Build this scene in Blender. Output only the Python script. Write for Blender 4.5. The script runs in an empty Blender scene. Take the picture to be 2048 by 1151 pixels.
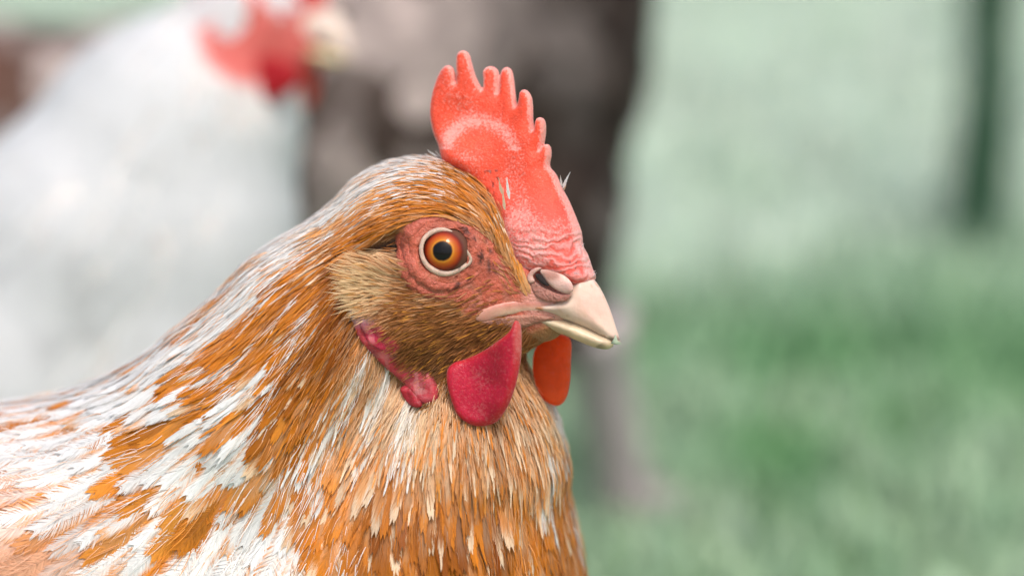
import bpy, math
import numpy as np
from mathutils import Matrix, Vector, Quaternion

rng = np.random.default_rng(7)
scene = bpy.context.scene
col = scene.collection
R = math.radians

# ------------------------------------------------------------------ camera, sky, sun, exposure
CAM_Z, PITCH, FPX = 0.50, R(13.3), 7000.0        # metres, down-tilt, focal length in 2048-px pixels
cam_data = bpy.data.cameras.new("camera")
cam = bpy.data.objects.new("camera", cam_data)
col.objects.link(cam)
cam.location = (0, 0, CAM_Z)
cam.rotation_euler = (R(90) - PITCH, 0, 0)
cam_data.sensor_width = 36
cam_data.lens = FPX / 2048 * 36
cam_data.clip_start, cam_data.clip_end = 0.01, 300
cam_data.dof.use_dof = True
cam_data.dof.focus_distance = 0.982
cam_data.dof.aperture_fstop = 4.1
scene.camera = cam

SUN_EL, SUN_AZ = R(63), R(160)                    # azimuth measured from +Y (beyond the hens) towards +X
world = bpy.data.worlds.new("World")
scene.world = world
world.use_nodes = True
wn = world.node_tree.nodes
sky = wn.new("ShaderNodeTexSky")
sky.sky_type = 'NISHITA'
sky.sun_disc = False
sky.sun_elevation = SUN_EL
sky.sun_rotation = SUN_AZ
sky.air_density, sky.dust_density, sky.ozone_density = 1.0, 5.0, 0.8
wn["Background"].inputs[1].default_value = 0.15
world.node_tree.links.new(sky.outputs[0], wn["Background"].inputs[0])

sun_d = bpy.data.lights.new("sun", 'SUN')
sun_d.energy = 1.4
sun_d.angle = R(15)
sun_d.color = (1.0, 0.97, 0.93)
sun = bpy.data.objects.new("sun", sun_d)
col.objects.link(sun)
sdir = Vector((math.sin(SUN_AZ) * math.cos(SUN_EL), math.cos(SUN_AZ) * math.cos(SUN_EL), math.sin(SUN_EL)))
sun.rotation_euler = sdir.to_track_quat('Z', 'Y').to_euler()
sun.location = (0, 0, 5)

vs = scene.view_settings
vs.view_transform, vs.look, vs.gamma, vs.exposure = 'Standard', 'None', 1.0, 0.62
vs.use_curve_mapping = False
scene.cycles.use_denoising = True
scene.cycles.transparent_max_bounces = 16
scene.cycles.max_bounces = 8

# ------------------------------------------------------------------ coordinate helpers
# "camera cm": x right, y depth beyond 100 cm, z up in the picture plane, all in centimetres
def C(px, py, d=0.0):
    D = 100.0 + d
    return np.array([(px - 1024) / FPX * D, D - 100.0, -(py - 575.5) / FPX * D])

ct, st = math.cos(PITCH), math.sin(PITCH)
def world_pts(P):
    """camera cm -> world metres"""
    P = np.asarray(P, dtype=np.float64)
    x, D, z = P[..., 0] * .01, (P[..., 1] + 100) * .01, P[..., 2] * .01
    return np.stack([x, D * ct + z * st, CAM_Z - D * st + z * ct], -1)

def world_dir(P):
    P = np.asarray(P, dtype=np.float64)
    return np.stack([P[..., 0], P[..., 1] * ct + P[..., 2] * st, -P[..., 1] * st + P[..., 2] * ct], -1)

def cam_pts(Wp):
    Wp = np.asarray(Wp, dtype=np.float64)
    y, z = Wp[..., 1], Wp[..., 2] - CAM_Z
    return np.stack([Wp[..., 0] * 100, (y * ct - z * st) * 100 - 100, (y * st + z * ct) * 100], -1)

def to_px(P):
    D = P[..., 1] + 100
    return 1024 + P[..., 0] / D * FPX, 575.5 - P[..., 2] / D * FPX

def ground_at(px, py):
    """world point where the view ray through a pixel meets z = 0"""
    d = world_dir(np.array([(px - 1024) / FPX, 1.0, -(py - 575.5) / FPX]))
    t = -CAM_Z / d[2]
    return np.array([d[0] * t, d[1] * t, 0.0])

# upright frame of a head: forward, lateral (away from the viewer), up
class Frame:
    def __init__(self, O, th):
        self.O = np.asarray(O)
        self.f = np.array([math.cos(th), -math.sin(th), 0]); self.l = np.array([math.sin(th), math.cos(th), 0]); self.u = np.array([0, 0, 1.0])
    def at(self, px, py, l):
        """point of the lateral plane l that the view ray through a pixel meets"""
        r = np.array([(px - 1024) / FPX, 1.0, -(py - 575.5) / FPX])
        base = np.array([0, -100.0, 0])
        t = (l + np.dot(self.O - base, self.l)) / np.dot(r, self.l)
        return base + t * r
    def to(self, P):
        Q = np.asarray(P) - self.O
        return np.stack([Q @ self.f, Q @ self.l, Q @ self.u], -1)
    def back(self, Q):
        Q = np.asarray(Q)
        return self.O + Q[..., :1] * self.f + Q[..., 1:2] * self.l + Q[..., 2:3] * self.u
HEAD = Frame(C(900, 500, 0), R(20))          # the near hen looks a little towards the viewer

def smooth01(a, b, x):
    t = np.clip((x - a) / (b - a), 0, 1)
    return t * t * (3 - 2 * t)

# ------------------------------------------------------------------ value noise (numpy)
def vnoise(P, scale, seed=0):
    P = np.asarray(P) * scale + seed * 17.31
    i = np.floor(P).astype(np.int64)
    f = P - i
    f = f * f * (3 - 2 * f)
    out = 0
    for dx in (0, 1):
        for dy in (0, 1):
            for dz in (0, 1):
                h = (i[..., 0] + dx) * 374761393 + (i[..., 1] + dy) * 668265263 + (i[..., 2] + dz) * 2147483647 + seed * 974711
                h = (h ^ (h >> 13)) * 1274126177
                h = ((h ^ (h >> 16)) & 0xffff) / 65535.0
                w = (f[..., 0] if dx else 1 - f[..., 0]) * (f[..., 1] if dy else 1 - f[..., 1]) * (f[..., 2] if dz else 1 - f[..., 2])
                out = out + h * w
    return out

# ------------------------------------------------------------------ signed distances and surface nets
def grid(lo, hi, h):
    ax = [np.arange(lo[k], hi[k] + h, h, dtype=np.float32) for k in range(3)]
    X, Y, Z = np.meshgrid(*ax, indexing='ij', sparse=True)
    return X, Y, Z

def sd_ell(G, c, r, axes=None):
    X, Y, Z = G
    dx, dy, dz = X - c[0], Y - c[1], Z - c[2]
    if axes is not None:
        q = [dx * a[0] + dy * a[1] + dz * a[2] for a in axes]
    else:
        q = [dx, dy, dz]
    k0 = np.sqrt((q[0] / r[0]) ** 2 + (q[1] / r[1]) ** 2 + (q[2] / r[2]) ** 2)
    k1 = np.sqrt((q[0] / r[0] ** 2) ** 2 + (q[1] / r[1] ** 2) ** 2 + (q[2] / r[2] ** 2) ** 2)
    return k0 * (k0 - 1) / np.maximum(k1, 1e-4)

def sd_cone(G, a, b, ra, rb):
    X, Y, Z = G
    ba = np.asarray(b) - np.asarray(a)
    L2 = float(ba @ ba)
    t = np.clip(((X - a[0]) * ba[0] + (Y - a[1]) * ba[1] + (Z - a[2]) * ba[2]) / L2, 0, 1)
    d = np.sqrt((X - a[0] - t * ba[0]) ** 2 + (Y - a[1] - t * ba[1]) ** 2 + (Z - a[2] - t * ba[2]) ** 2)
    return d - (ra + (rb - ra) * t)

def smin(a, b, k):
    h = np.clip(k - np.abs(a - b), 0, None) / k
    return np.minimum(a, b) - h * h * k * .25

def surface_nets(F, lo, h):
    ins = F < 0
    n = np.array(F.shape)
    c = [(0, 0, 0), (1, 0, 0), (0, 1, 0), (1, 1, 0), (0, 0, 1), (1, 0, 1), (0, 1, 1), (1, 1, 1)]
    sl = lambda o: tuple(slice(o[k], n[k] - 1 + o[k]) for k in range(3))
    cnt = sum(ins[sl(o)].astype(np.int8) for o in c)
    act = (cnt > 0) & (cnt < 8)
    ai = np.argwhere(act)
    idx = -np.ones(act.shape, dtype=np.int64)
    idx[act] = np.arange(len(ai))
    vals = np.stack([F[ai[:, 0] + o[0], ai[:, 1] + o[1], ai[:, 2] + o[2]] for o in c], 1).astype(np.float64)
    acc = np.zeros((len(ai), 3)); num = np.zeros(len(ai))
    ca = np.array(c, float)
    for i in range(8):
        for j in range(i + 1, 8):
            if abs(ca[i] - ca[j]).sum() == 1:
                a, b = vals[:, i], vals[:, j]
                m = (a < 0) != (b < 0)
                t = a[m] / (a[m] - b[m])
                acc[m] += ca[i] + t[:, None] * (ca[j] - ca[i])
                num[m] += 1
    V = (ai + acc / num[:, None]) * h + np.asarray(lo)
    quads = []
    for ax in range(3):
        b1, b2 = (ax + 1) % 3, (ax + 2) % 3
        s0 = [slice(1, n[k] - 1) for k in range(3)]; s0[ax] = slice(0, n[ax] - 1)
        s1 = list(s0); s1[ax] = slice(1, n[ax])
        A, B = ins[tuple(s0)], ins[tuple(s1)]
        e = np.argwhere(A != B)
        flip = A[e[:, 0], e[:, 1], e[:, 2]]
        off = np.ones(3, int); off[ax] = 0
        e = e + off
        def cell(d1, d2):
            q = e.copy(); q[:, b1] += d1; q[:, b2] += d2
            return idx[q[:, 0], q[:, 1], q[:, 2]]
        Q = np.stack([cell(-1, -1), cell(0, -1), cell(0, 0), cell(-1, 0)], 1)
        Q[~flip] = Q[~flip][:, ::-1]
        quads.append(Q)
    Q = np.concatenate(quads)
    return V, Q[(Q >= 0).all(1)]

class Field:
    def __init__(self, F, lo, h):
        self.F, self.lo, self.h = F, np.asarray(lo, float), h
        self.n = np.array(F.shape)
    def __call__(self, P):
        q = (np.asarray(P) - self.lo) / self.h
        q = np.clip(q, 0.001, self.n - 1.002)
        i = q.astype(int); f = q - i
        out = 0
        for dx in (0, 1):
            for dy in (0, 1):
                for dz in (0, 1):
                    w = (f[..., 0] if dx else 1 - f[..., 0]) * (f[..., 1] if dy else 1 - f[..., 1]) * (f[..., 2] if dz else 1 - f[..., 2])
                    out = out + w * self.F[i[..., 0] + dx, i[..., 1] + dy, i[..., 2] + dz]
        return out
    def grad(self, P):
        e = self.h * 1.5
        g = np.stack([self(P + np.eye(3)[k] * e) - self(P - np.eye(3)[k] * e) for k in range(3)], -1)
        return g / np.maximum(np.linalg.norm(g, axis=-1, keepdims=True), 1e-6)
    def hit(self, px, py, off=0.0, d0=-12.0, d1=25.0):
        """first point of the surface on the view rays through pixels"""
        px, py = np.broadcast_arrays(np.asarray(px, float), np.asarray(py, float))
        ray = np.stack([(px - 1024) / FPX, np.ones_like(px), -(py - 575.5) / FPX], -1)
        t = np.full(px.shape, 100 + d0)
        for _ in range(70):
            P = ray * t[..., None] - np.array([0, 100.0, 0])
            t = np.minimum(t + np.clip(self(P) - off, -.05, 2.0) * .85, 100 + d1)
        return ray * t[..., None] - np.array([0, 100.0, 0])

def curve_pts(pts, sub=5, closed=True):
    p = np.asarray(pts, float)
    n = len(p); out = []
    for i in range(n if closed else n - 1):
        if closed:
            a, b, c_, d = p[i - 1], p[i], p[(i + 1) % n], p[(i + 2) % n]
        else:
            a, b, c_, d = p[max(i - 1, 0)], p[i], p[i + 1], p[min(i + 2, n - 1)]
        for k in range(sub):
            t = k / sub
            out.append(.5 * (2 * b + (c_ - a) * t + (2 * a - 5 * b + 4 * c_ - d) * t * t + (3 * b - a - 3 * c_ + d) * t ** 3))
    if not closed:
        out.append(p[-1])
    return np.array(out)

def poly_dist(poly, X, Y):
    """signed distance, positive inside"""
    d = np.full(X.shape, 1e9); inside = np.zeros(X.shape, bool)
    n = len(poly)
    for i in range(n):
        a, b = poly[i], poly[(i + 1) % n]
        ab = b - a
        t = np.clip(((X - a[0]) * ab[0] + (Y - a[1]) * ab[1]) / max(ab @ ab, 1e-12), 0, 1)
        d = np.minimum(d, (X - a[0] - t * ab[0]) ** 2 + (Y - a[1] - t * ab[1]) ** 2)
        cr = ((a[1] > Y) != (b[1] > Y))
        with np.errstate(divide='ignore', invalid='ignore'):
            xi = a[0] + (Y - a[1]) / (b[1] - a[1]) * ab[0]
        inside ^= cr & (X < xi)
    d = np.sqrt(d)
    return np.where(inside, d, -d)

# ------------------------------------------------------------------ objects
def finish(o, parent):
    col.objects.link(o)
    if parent is not None:
        o.parent = parent
    return o

def empty(name, loc, label=None, cat=None, group=None):
    o = bpy.data.objects.new(name, None)
    o.empty_display_size = .05
    o.location = loc
    col.objects.link(o)
    if label: o["label"] = label
    if cat: o["category"] = cat
    if group: o["group"] = group
    return o

def mesh_obj(name, V, faces, mat, parent=None, colour=None, smooth=True, is_world=False, extra=None):
    """V in camera cm (or world metres); vertices stored relative to the parent's origin"""
    Wp = np.asarray(V, float) if is_world else world_pts(V)
    if parent is not None:
        q = parent
        while q is not None:                     # parents are only ever shifted, never turned
            Wp = Wp - np.array(q.location); q = q.parent
    me = bpy.data.meshes.new(name)
    faces = np.asarray(faces)
    k = faces.shape[1]
    me.vertices.add(len(Wp)); me.vertices.foreach_set("co", Wp.astype(np.float32).ravel())
    me.loops.add(faces.size); me.loops.foreach_set("vertex_index", faces.astype(np.int32).ravel())
    me.polygons.add(len(faces))
    me.polygons.foreach_set("loop_start", np.arange(0, faces.size, k, dtype=np.int32))
    if smooth:
        me.polygons.foreach_set("use_smooth", np.ones(len(faces), bool))
    me.update(calc_edges=True)
    if colour is not None:
        ca = me.color_attributes.new("Col", 'FLOAT_COLOR', 'POINT')
        c4 = np.ones((len(Wp), 4), np.float32); c4[:, :3] = colour
        ca.data.foreach_set("color", c4.ravel())
    for nm, arr in (extra or {}).items():
        at = me.attributes.new(nm, 'FLOAT', 'POINT')
        at.data.foreach_set("value", np.asarray(arr, np.float32))
    me.materials.append(mat)
    me.validate()
    o = bpy.data.objects.new(name, me)
    return finish(o, parent)

# ------------------------------------------------------------------ materials
class NT:
    def __init__(self, name):
        self.m = bpy.data.materials.new(name); self.m.use_nodes = True
        self.t = self.m.node_tree; self.t.nodes.clear()
        self.out = self.n("ShaderNodeOutputMaterial")
    def n(self, ty, **kw):
        nd = self.t.nodes.new(ty)
        for k, v in kw.items(): setattr(nd, k, v)
        return nd
    def l(self, a, b): self.t.links.new(a, b)
    def set(self, node, **kw):
        for k, v in kw.items(): node.inputs[k.replace('_', ' ')].default_value = v
    def noise(self, scale, detail=3, rough=.55, vec=None, dist=0):
        nd = self.n("ShaderNodeTexNoise"); self.set(nd, Scale=scale, Detail=detail, Roughness=rough, Distortion=dist)
        if vec is not None: self.l(vec, nd.inputs["Vector"])
        return nd
    def ramp(self, fac, stops):
        nd = self.n("ShaderNodeValToRGB"); cr = nd.color_ramp
        while len(cr.elements) < len(stops): cr.elements.new(.5)
        for e, (p, c) in zip(cr.elements, stops):
            e.position = p; e.color = (*c, 1) if len(c) == 3 else c
        self.l(fac, nd.inputs[0]); return nd
    def mix(self, fac, a, b, mode='MIX'):
        nd = self.n("ShaderNodeMix", data_type='RGBA', blend_type=mode)
        for s, v in ((nd.inputs[0], fac), (nd.inputs[6], a), (nd.inputs[7], b)):
            if hasattr(v, "is_linked"): self.l(v, s)
            else: s.default_value = (*v, 1) if isinstance(v, tuple) else v
        return nd.outputs[2]
    def bump(self, h, strength, dist, nrm=None):
        nd = self.n("ShaderNodeBump"); self.set(nd, Strength=strength, Distance=dist)
        self.l(h, nd.inputs["Height"])
        if nrm is not None: self.l(nrm, nd.inputs["Normal"])
        return nd.outputs[0]
    def math(self, op, a, b=0.0):
        nd = self.n("ShaderNodeMath", operation=op)
        for s, v in ((nd.inputs[0], a), (nd.inputs[1], b)):
            if hasattr(v, "is_linked"): self.l(v, s)
            else: s.default_value = v
        return nd.outputs[0]

def feather_mat(name, transl=.38):
    t = NT(name)
    at = t.n("ShaderNodeAttribute", attribute_name="Col")
    no = t.noise(900, 2)
    c = t.mix(.35, at.outputs[0], t.ramp(no.outputs[0], [(.3, (.82, .80, .78)), (.7, (1, 1, 1))]).outputs[0], 'MULTIPLY')
    p = t.n("ShaderNodeBsdfPrincipled"); t.set(p, Roughness=.55); p.inputs["Specular IOR Level"].default_value = .14
    p.inputs["Sheen Weight"].default_value = .04
    t.l(c, p.inputs["Base Color"])
    tr = t.n("ShaderNodeBsdfTranslucent"); t.l(c, tr.inputs[0])
    mx = t.n("ShaderNodeMixShader"); mx.inputs[0].default_value = transl
    t.l(p.outputs[0], mx.inputs[1]); t.l(tr.outputs[0], mx.inputs[2]); t.l(mx.outputs[0], t.out.inputs[0])
    return t.m

def skin_mat(name, sss=.25, rough=.5, bump=.5, transl=0.0, scale=1400, sheen=.3, scurf=0.0, radius=(.006, .0015, .001), wrinkle=False):
    """flesh coloured by the vertex attribute, with fine papillae and pale scurf"""
    t = NT(name)
    at = t.n("ShaderNodeAttribute", attribute_name="Col")
    geo = t.n("ShaderNodeTexCoord")
    fine = t.noise(scale, 3, .6, geo.outputs["Object"])
    mid = t.noise(scale * .22, 3, .6, geo.outputs["Object"], .6)
    c = at.outputs[0]
    c = t.mix(.45, c, t.ramp(mid.outputs[0], [(.3, (.66, .6, .6)), (.65, (1, 1, 1))]).outputs[0], 'MULTIPLY')
    hgt = t.math('ADD', fine.outputs[0], t.math('MULTIPLY', mid.outputs[0], 1.5))
    if scurf:
        sc = t.n("ShaderNodeAttribute", attribute_name="scurf")
        f2 = t.noise(scale * .9, 3, .6, geo.outputs["Object"])
        f = t.math('ADD', t.math('MULTIPLY', sc.outputs["Fac"], 1.2), t.math('MULTIPLY', t.math('SUBTRACT', f2.outputs[0], .5), 2.6))
        fr = t.ramp(f, [(.25, (0, 0, 0)), (1.0, (1, 1, 1))]).outputs[0]
        c = t.mix(t.math('MULTIPLY', fr, scurf), c, (.82, .50, .45))
    if wrinkle:
        wa = t.n("ShaderNodeAttribute", attribute_name="wrinkle")
        wv = t.n("ShaderNodeTexWave", bands_direction='Z'); t.set(wv, Scale=150.0, Distortion=11.0, Detail=3.0)
        wv.inputs["Detail Scale"].default_value = 1.2
        t.l(geo.outputs["Object"], wv.inputs["Vector"])
        wr = t.math('MULTIPLY', wv.outputs["Fac"], wa.outputs["Fac"])
        hgt = t.math('ADD', hgt, t.math('MULTIPLY', wr, 1.2))
        c = t.mix(t.math('MULTIPLY', wr, .4), c, (.80, .50, .48))
    p = t.n("ShaderNodeBsdfPrincipled")
    t.set(p, Roughness=rough); p.inputs["Subsurface Weight"].default_value = sss
    p.inputs["Subsurface Radius"].default_value = radius; p.inputs["Subsurface Scale"].default_value = 1.0
    p.inputs["Specular IOR Level"].default_value = .35
    p.inputs["Sheen Weight"].default_value = sheen; p.inputs["Sheen Roughness"].default_value = .4
    t.l(c, p.inputs["Base Color"])
    t.l(t.bump(hgt, bump, .0006), p.inputs["Normal"])
    if transl:
        tr = t.n("ShaderNodeBsdfTranslucent"); t.l(c, tr.inputs[0])
        mx = t.n("ShaderNodeMixShader"); mx.inputs[0].default_value = transl
        t.l(p.outputs[0], mx.inputs[1]); t.l(tr.outputs[0], mx.inputs[2]); t.l(mx.outputs[0], t.out.inputs[0])
    else:
        t.l(p.outputs[0], t.out.inputs[0])
    return t.m

def plain_mat(name, rgb, rough=.6, var=.25, scale=60):
    t = NT(name)
    no = t.noise(scale, 4)
    c = t.mix(var, rgb, t.ramp(no.outputs[0], [(.3, tuple(x * .4 for x in rgb)), (.7, tuple(min(1, x * 1.4) for x in rgb))]).outputs[0])
    p = t.n("ShaderNodeBsdfPrincipled"); t.set(p, Roughness=rough)
    t.l(c, p.inputs["Base Color"]); t.l(t.bump(no.outputs[0], .4, .002), p.inputs["Normal"])
    t.l(p.outputs[0], t.out.inputs[0])
    return t.m

M_FEATHER = feather_mat("feather_barbs")
M_SKIN = skin_mat("face_skin", .2, .5, 1.0, scale=1100, sheen=.1)
M_COMB = skin_mat("comb_flesh", .35, .45, .6, transl=.15, scale=1700, sheen=.12, scurf=.56, wrinkle=True)
M_WATTLE = skin_mat("wattle_flesh", .35, .33, .45, transl=.42, scale=1300, sheen=.25, scurf=.22)
M_THIN_BACKLIT = skin_mat("thin_backlit_wattle", .3, .4, .4, transl=.8, scale=1300, sheen=.1, scurf=.2)  # far wattle: strong translucency for a backlit look
M_HORN = skin_mat("beak_horn", .25, .34, .25, scale=700, sheen=0, radius=(.004, .002, .001))
M_LID = skin_mat("eyelid_skin", .25, .5, .4, scale=1200, sheen=.1)

# ------------------------------------------------------------------ lawn
SUNLIT_Y = 2.22  # distance where the painted sunlight on the lawn begins
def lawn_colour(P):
    """painted sunlight on the open lawn beyond, painted shade this side of it"""
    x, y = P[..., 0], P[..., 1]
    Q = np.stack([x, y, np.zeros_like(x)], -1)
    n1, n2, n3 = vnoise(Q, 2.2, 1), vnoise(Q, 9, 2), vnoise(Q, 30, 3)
    edge = SUNLIT_Y + .22 * (n1 - .5) - .25 * smooth01(.35, -.1, x)
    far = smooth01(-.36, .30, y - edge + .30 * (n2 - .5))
    shaded = np.array([.082, .235, .075]); mid = np.array([.27, .385, .25]); pale = np.array([.44, .525, .43])  # sun and shade painted as grass colour: dark shaded, pale sunlit
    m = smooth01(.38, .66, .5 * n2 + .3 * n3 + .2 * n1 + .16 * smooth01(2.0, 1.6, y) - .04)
    c = shaded + (mid - shaded) * m[..., None]
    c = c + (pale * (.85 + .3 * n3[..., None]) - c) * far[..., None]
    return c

t = NT("lawn_soil")
at = t.n("ShaderNodeAttribute", attribute_name="Col")
no = t.noise(40, 5)
p = t.n("ShaderNodeBsdfPrincipled"); t.set(p, Roughness=.9)
t.l(t.mix(.5, at.outputs[0], t.ramp(no.outputs[0], [(.3, (.5, .55, .45)), (.7, (1, 1, 1))]).outputs[0], 'MULTIPLY'), p.inputs["Base Color"])
t.l(t.bump(no.outputs[0], .5, .01), p.inputs["Normal"])
t.l(p.outputs[0], t.out.inputs[0])
M_SOIL = t.m
gx = np.concatenate([[-60, -20, -6], np.linspace(-2, 2, 81), [6, 20, 60]])
gy = np.concatenate([[-40, -10, -2], np.linspace(0, 6, 121), [10, 25, 80]])
GX, GY = np.meshgrid(gx, gy, indexing='ij')
GV = np.stack([GX.ravel(), GY.ravel(), np.zeros(GX.size)], -1)
gi = np.arange(GX.size).reshape(GX.shape)
GQ = np.stack([gi[:-1, :-1], gi[1:, :-1], gi[1:, 1:], gi[:-1, 1:]], -1).reshape(-1, 4)
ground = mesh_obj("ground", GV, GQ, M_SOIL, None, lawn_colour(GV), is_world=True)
ground["kind"] = "structure"
ground["label"] = "green lawn turning pale further off, sunlight and shade painted in its colour"

t = NT("grass_blade")
at = t.n("ShaderNodeAttribute", attribute_name="Col")
p = t.n("ShaderNodeBsdfPrincipled"); t.set(p, Roughness=.45)
t.l(at.outputs[0], p.inputs["Base Color"])
tr = t.n("ShaderNodeBsdfTranslucent"); t.l(at.outputs[0], tr.inputs[0])
mx = t.n("ShaderNodeMixShader"); mx.inputs[0].default_value = .3
t.l(p.outputs[0], mx.inputs[1]); t.l(tr.outputs[0], mx.inputs[2]); t.l(mx.outputs[0], t.out.inputs[0])
M_GRASS = t.m
NB = 84000
gy_ = 1.15 + 3.2 * rng.random(NB) ** 1.2
gx_ = (rng.random(NB) - .5) * (1.7 + .5 * gy_) + .02
base = np.stack([gx_, gy_, np.zeros(NB)], -1)
hgt = .010 + .013 * rng.random(NB) + .008 * vnoise(base, 5, 9)
az = rng.random(NB) * 2 * np.pi
dirv = np.stack([np.cos(az), np.sin(az), np.zeros(NB)], -1)
sidev = np.stack([-np.sin(az), np.cos(az), np.zeros(NB)], -1)
lean = (.2 + .8 * rng.random(NB))[:, None] * hgt[:, None]
up = np.array([0, 0, 1.0])
wd = (.0014 + .0016 * rng.random(NB))[:, None]
Vb = np.stack([base - sidev * wd, base + sidev * wd,
               base + dirv * lean * .35 + up * hgt[:, None] * .65 + sidev * wd * .8,
               base + dirv * lean * .35 + up * hgt[:, None] * .65 - sidev * wd * .8,
               base + dirv * lean + up * hgt[:, None]], 1)
k0 = (np.arange(NB) * 5)[:, None]
FT = np.concatenate([k0 + [0, 1, 2], k0 + [0, 2, 3], k0 + [3, 2, 4]])
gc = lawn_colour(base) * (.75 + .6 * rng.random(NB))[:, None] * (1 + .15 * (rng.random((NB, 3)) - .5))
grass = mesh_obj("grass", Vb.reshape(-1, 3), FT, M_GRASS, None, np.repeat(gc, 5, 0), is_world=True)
grass["kind"] = "stuff"
grass["label"] = "short soft green grass blades covering the lawn"

# ------------------------------------------------------------------ slender post in the lawn
def tube(path, rad, seg=12, cap=True, sq=None):
    """path (n,3), radii (n,) -> vertices, quads; ends closed by collapsed rings"""
    path = np.asarray(path, float); rad = np.broadcast_to(np.asarray(rad, float), (len(path),)).copy()
    T = np.gradient(path, axis=0); T /= np.linalg.norm(T, axis=1, keepdims=True)
    ref = np.array([0.31, .87, .38])
    A = np.cross(T, ref); A /= np.linalg.norm(A, axis=1, keepdims=True)
    B = np.cross(T, A)
    if cap:
        path = np.concatenate([path[:1], path, path[-1:]]); rad = np.concatenate([[rad[0] * .02], rad, [rad[-1] * .02]])
        A = np.concatenate([A[:1], A, A[-1:]]); B = np.concatenate([B[:1], B, B[-1:]])
    a = np.linspace(0, 2 * np.pi, seg, endpoint=False)
    s2 = 1.0 if sq is None else sq
    V = path[:, None] + rad[:, None, None] * (np.cos(a)[None, :, None] * A[:, None] + s2 * np.sin(a)[None, :, None] * B[:, None])
    n = len(path); i = np.arange(n * seg).reshape(n, seg)
    j = np.roll(i, -1, 1)
    Q = np.stack([i[:-1], j[:-1], j[1:], i[1:]], -1).reshape(-1, 4)
    return V.reshape(-1, 3), Q

pb = ground_at(1943, 492)
post = empty("post", tuple(pb), "slender dark green post standing in the pale lawn", "post")
zs = np.linspace(-.03, .9, 40)
path = pb + np.stack([.052 * zs + .003 * np.sin(zs * 21), .02 * zs, zs], -1)
V, Q = tube(path, .0185 + .002 * np.sin(zs * 37) + .002 * (zs < .01), 14)
mesh_obj("shaft", V, Q, plain_mat("mossy_green", (.018, .06, .028), .8, .5, 45), post, is_world=True)
for zc, s in ((.33, 1), (.62, -1)):
    V, Q = tube(pb + np.array([[.052 * zc + k * .004 * s, .02 * zc - .004, zc + k * .005] for k in range(4)]), [.011, .009, .007, .003], 8)
    mesh_obj("knot", V, Q, bpy.data.materials["mossy_green"], post, is_world=True)

# ------------------------------------------------------------------ plumage tools
def sample_surface(V, Q, N, where, gen):
    if where is not None:
        Q = Q[where[Q[:, 0]]]
    T = np.concatenate([Q[:, [0, 1, 2]], Q[:, [0, 2, 3]]])
    a, b, c = V[T[:, 0]], V[T[:, 1]], V[T[:, 2]]
    ar = np.linalg.norm(np.cross(b - a, c - a), axis=1)
    k = gen.choice(len(T), N, p=ar / ar.sum())
    r1, r2 = np.sqrt(gen.random(N)), gen.random(N)
    return a[k] * (1 - r1)[:, None] + b[k] * (r1 * (1 - r2))[:, None] + c[k] * (r1 * r2)[:, None]

def thin(P, rad):
    """dart throwing: keep points at least rad apart (rad per point)"""
    keep = []; cells = {}
    g = float(np.max(rad))
    idx = np.floor(P / g).astype(int).tolist(); pts = P.tolist(); rr = np.asarray(rad).tolist()
    nb = [(a, b_, c) for a in (-1, 0, 1) for b_ in (-1, 0, 1) for c in (-1, 0, 1)]
    for i, (cx, cy, cz) in enumerate(idx):
        x, y, z = pts[i]; r = rr[i]; ok = True
        for dx, dy, dz in nb:
            for (qx, qy, qz, qr) in cells.get((cx + dx, cy + dy, cz + dz), ()):
                if (x - qx) ** 2 + (y - qy) ** 2 + (z - qz) ** 2 < r * qr:
                    ok = False; break
            if not ok: break
        if ok:
            keep.append(i); cells.setdefault((cx, cy, cz), []).append((x, y, z, r))
    return np.array(keep, int)

def idw(px, py, ctrl, vals, power=3.0):
    d2 = (px[:, None] - ctrl[None, :, 0]) ** 2 + (py[:, None] - ctrl[None, :, 1]) ** 2 + 250.0
    w = d2 ** (-power / 2)
    w /= w.sum(1, keepdims=True)
    return w @ vals

def spines(field, root, dirfun, L, lift, K=7, h0=.02, jitter=None):
    """lines that leave the root along the flow and rise slowly off the skin"""
    S = np.zeros((len(root), K, 3)); Nn = np.zeros_like(S)
    p = root.copy(); S[:, 0] = p
    n = field.grad(p); Nn[:, 0] = n
    ds = L / (K - 1)
    for k in range(1, K):
        t = dirfun(p)
        if jitter is not None:
            t = t + jitter * np.linalg.norm(t, axis=1, keepdims=True)
        t = t - (t * n).sum(1, keepdims=True) * n
        t /= np.maximum(np.linalg.norm(t, axis=1, keepdims=True), 1e-6)
        p = p + t * ds[:, None]
        v = k / (K - 1)
        n2 = field.grad(p)
        n = n * .4 + n2 * .6; n /= np.linalg.norm(n, axis=1, keepdims=True)
        want = h0 + lift * v ** 1.15
        p = p + n2 * (np.clip(want - field(p), -ds * .9, ds * .9))[:, None]
        S[:, k] = p; Nn[:, k] = n
    return S, Nn

def lerp_spine(S, v):
    K = S.shape[1]
    x = np.clip(v, 0, 1) * (K - 1)
    i = np.minimum(x.astype(int), K - 2); f = (x - i)[..., None]
    r = np.arange(len(S))[:, None]
    return S[r, i] * (1 - f) + S[r, i + 1] * f

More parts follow.
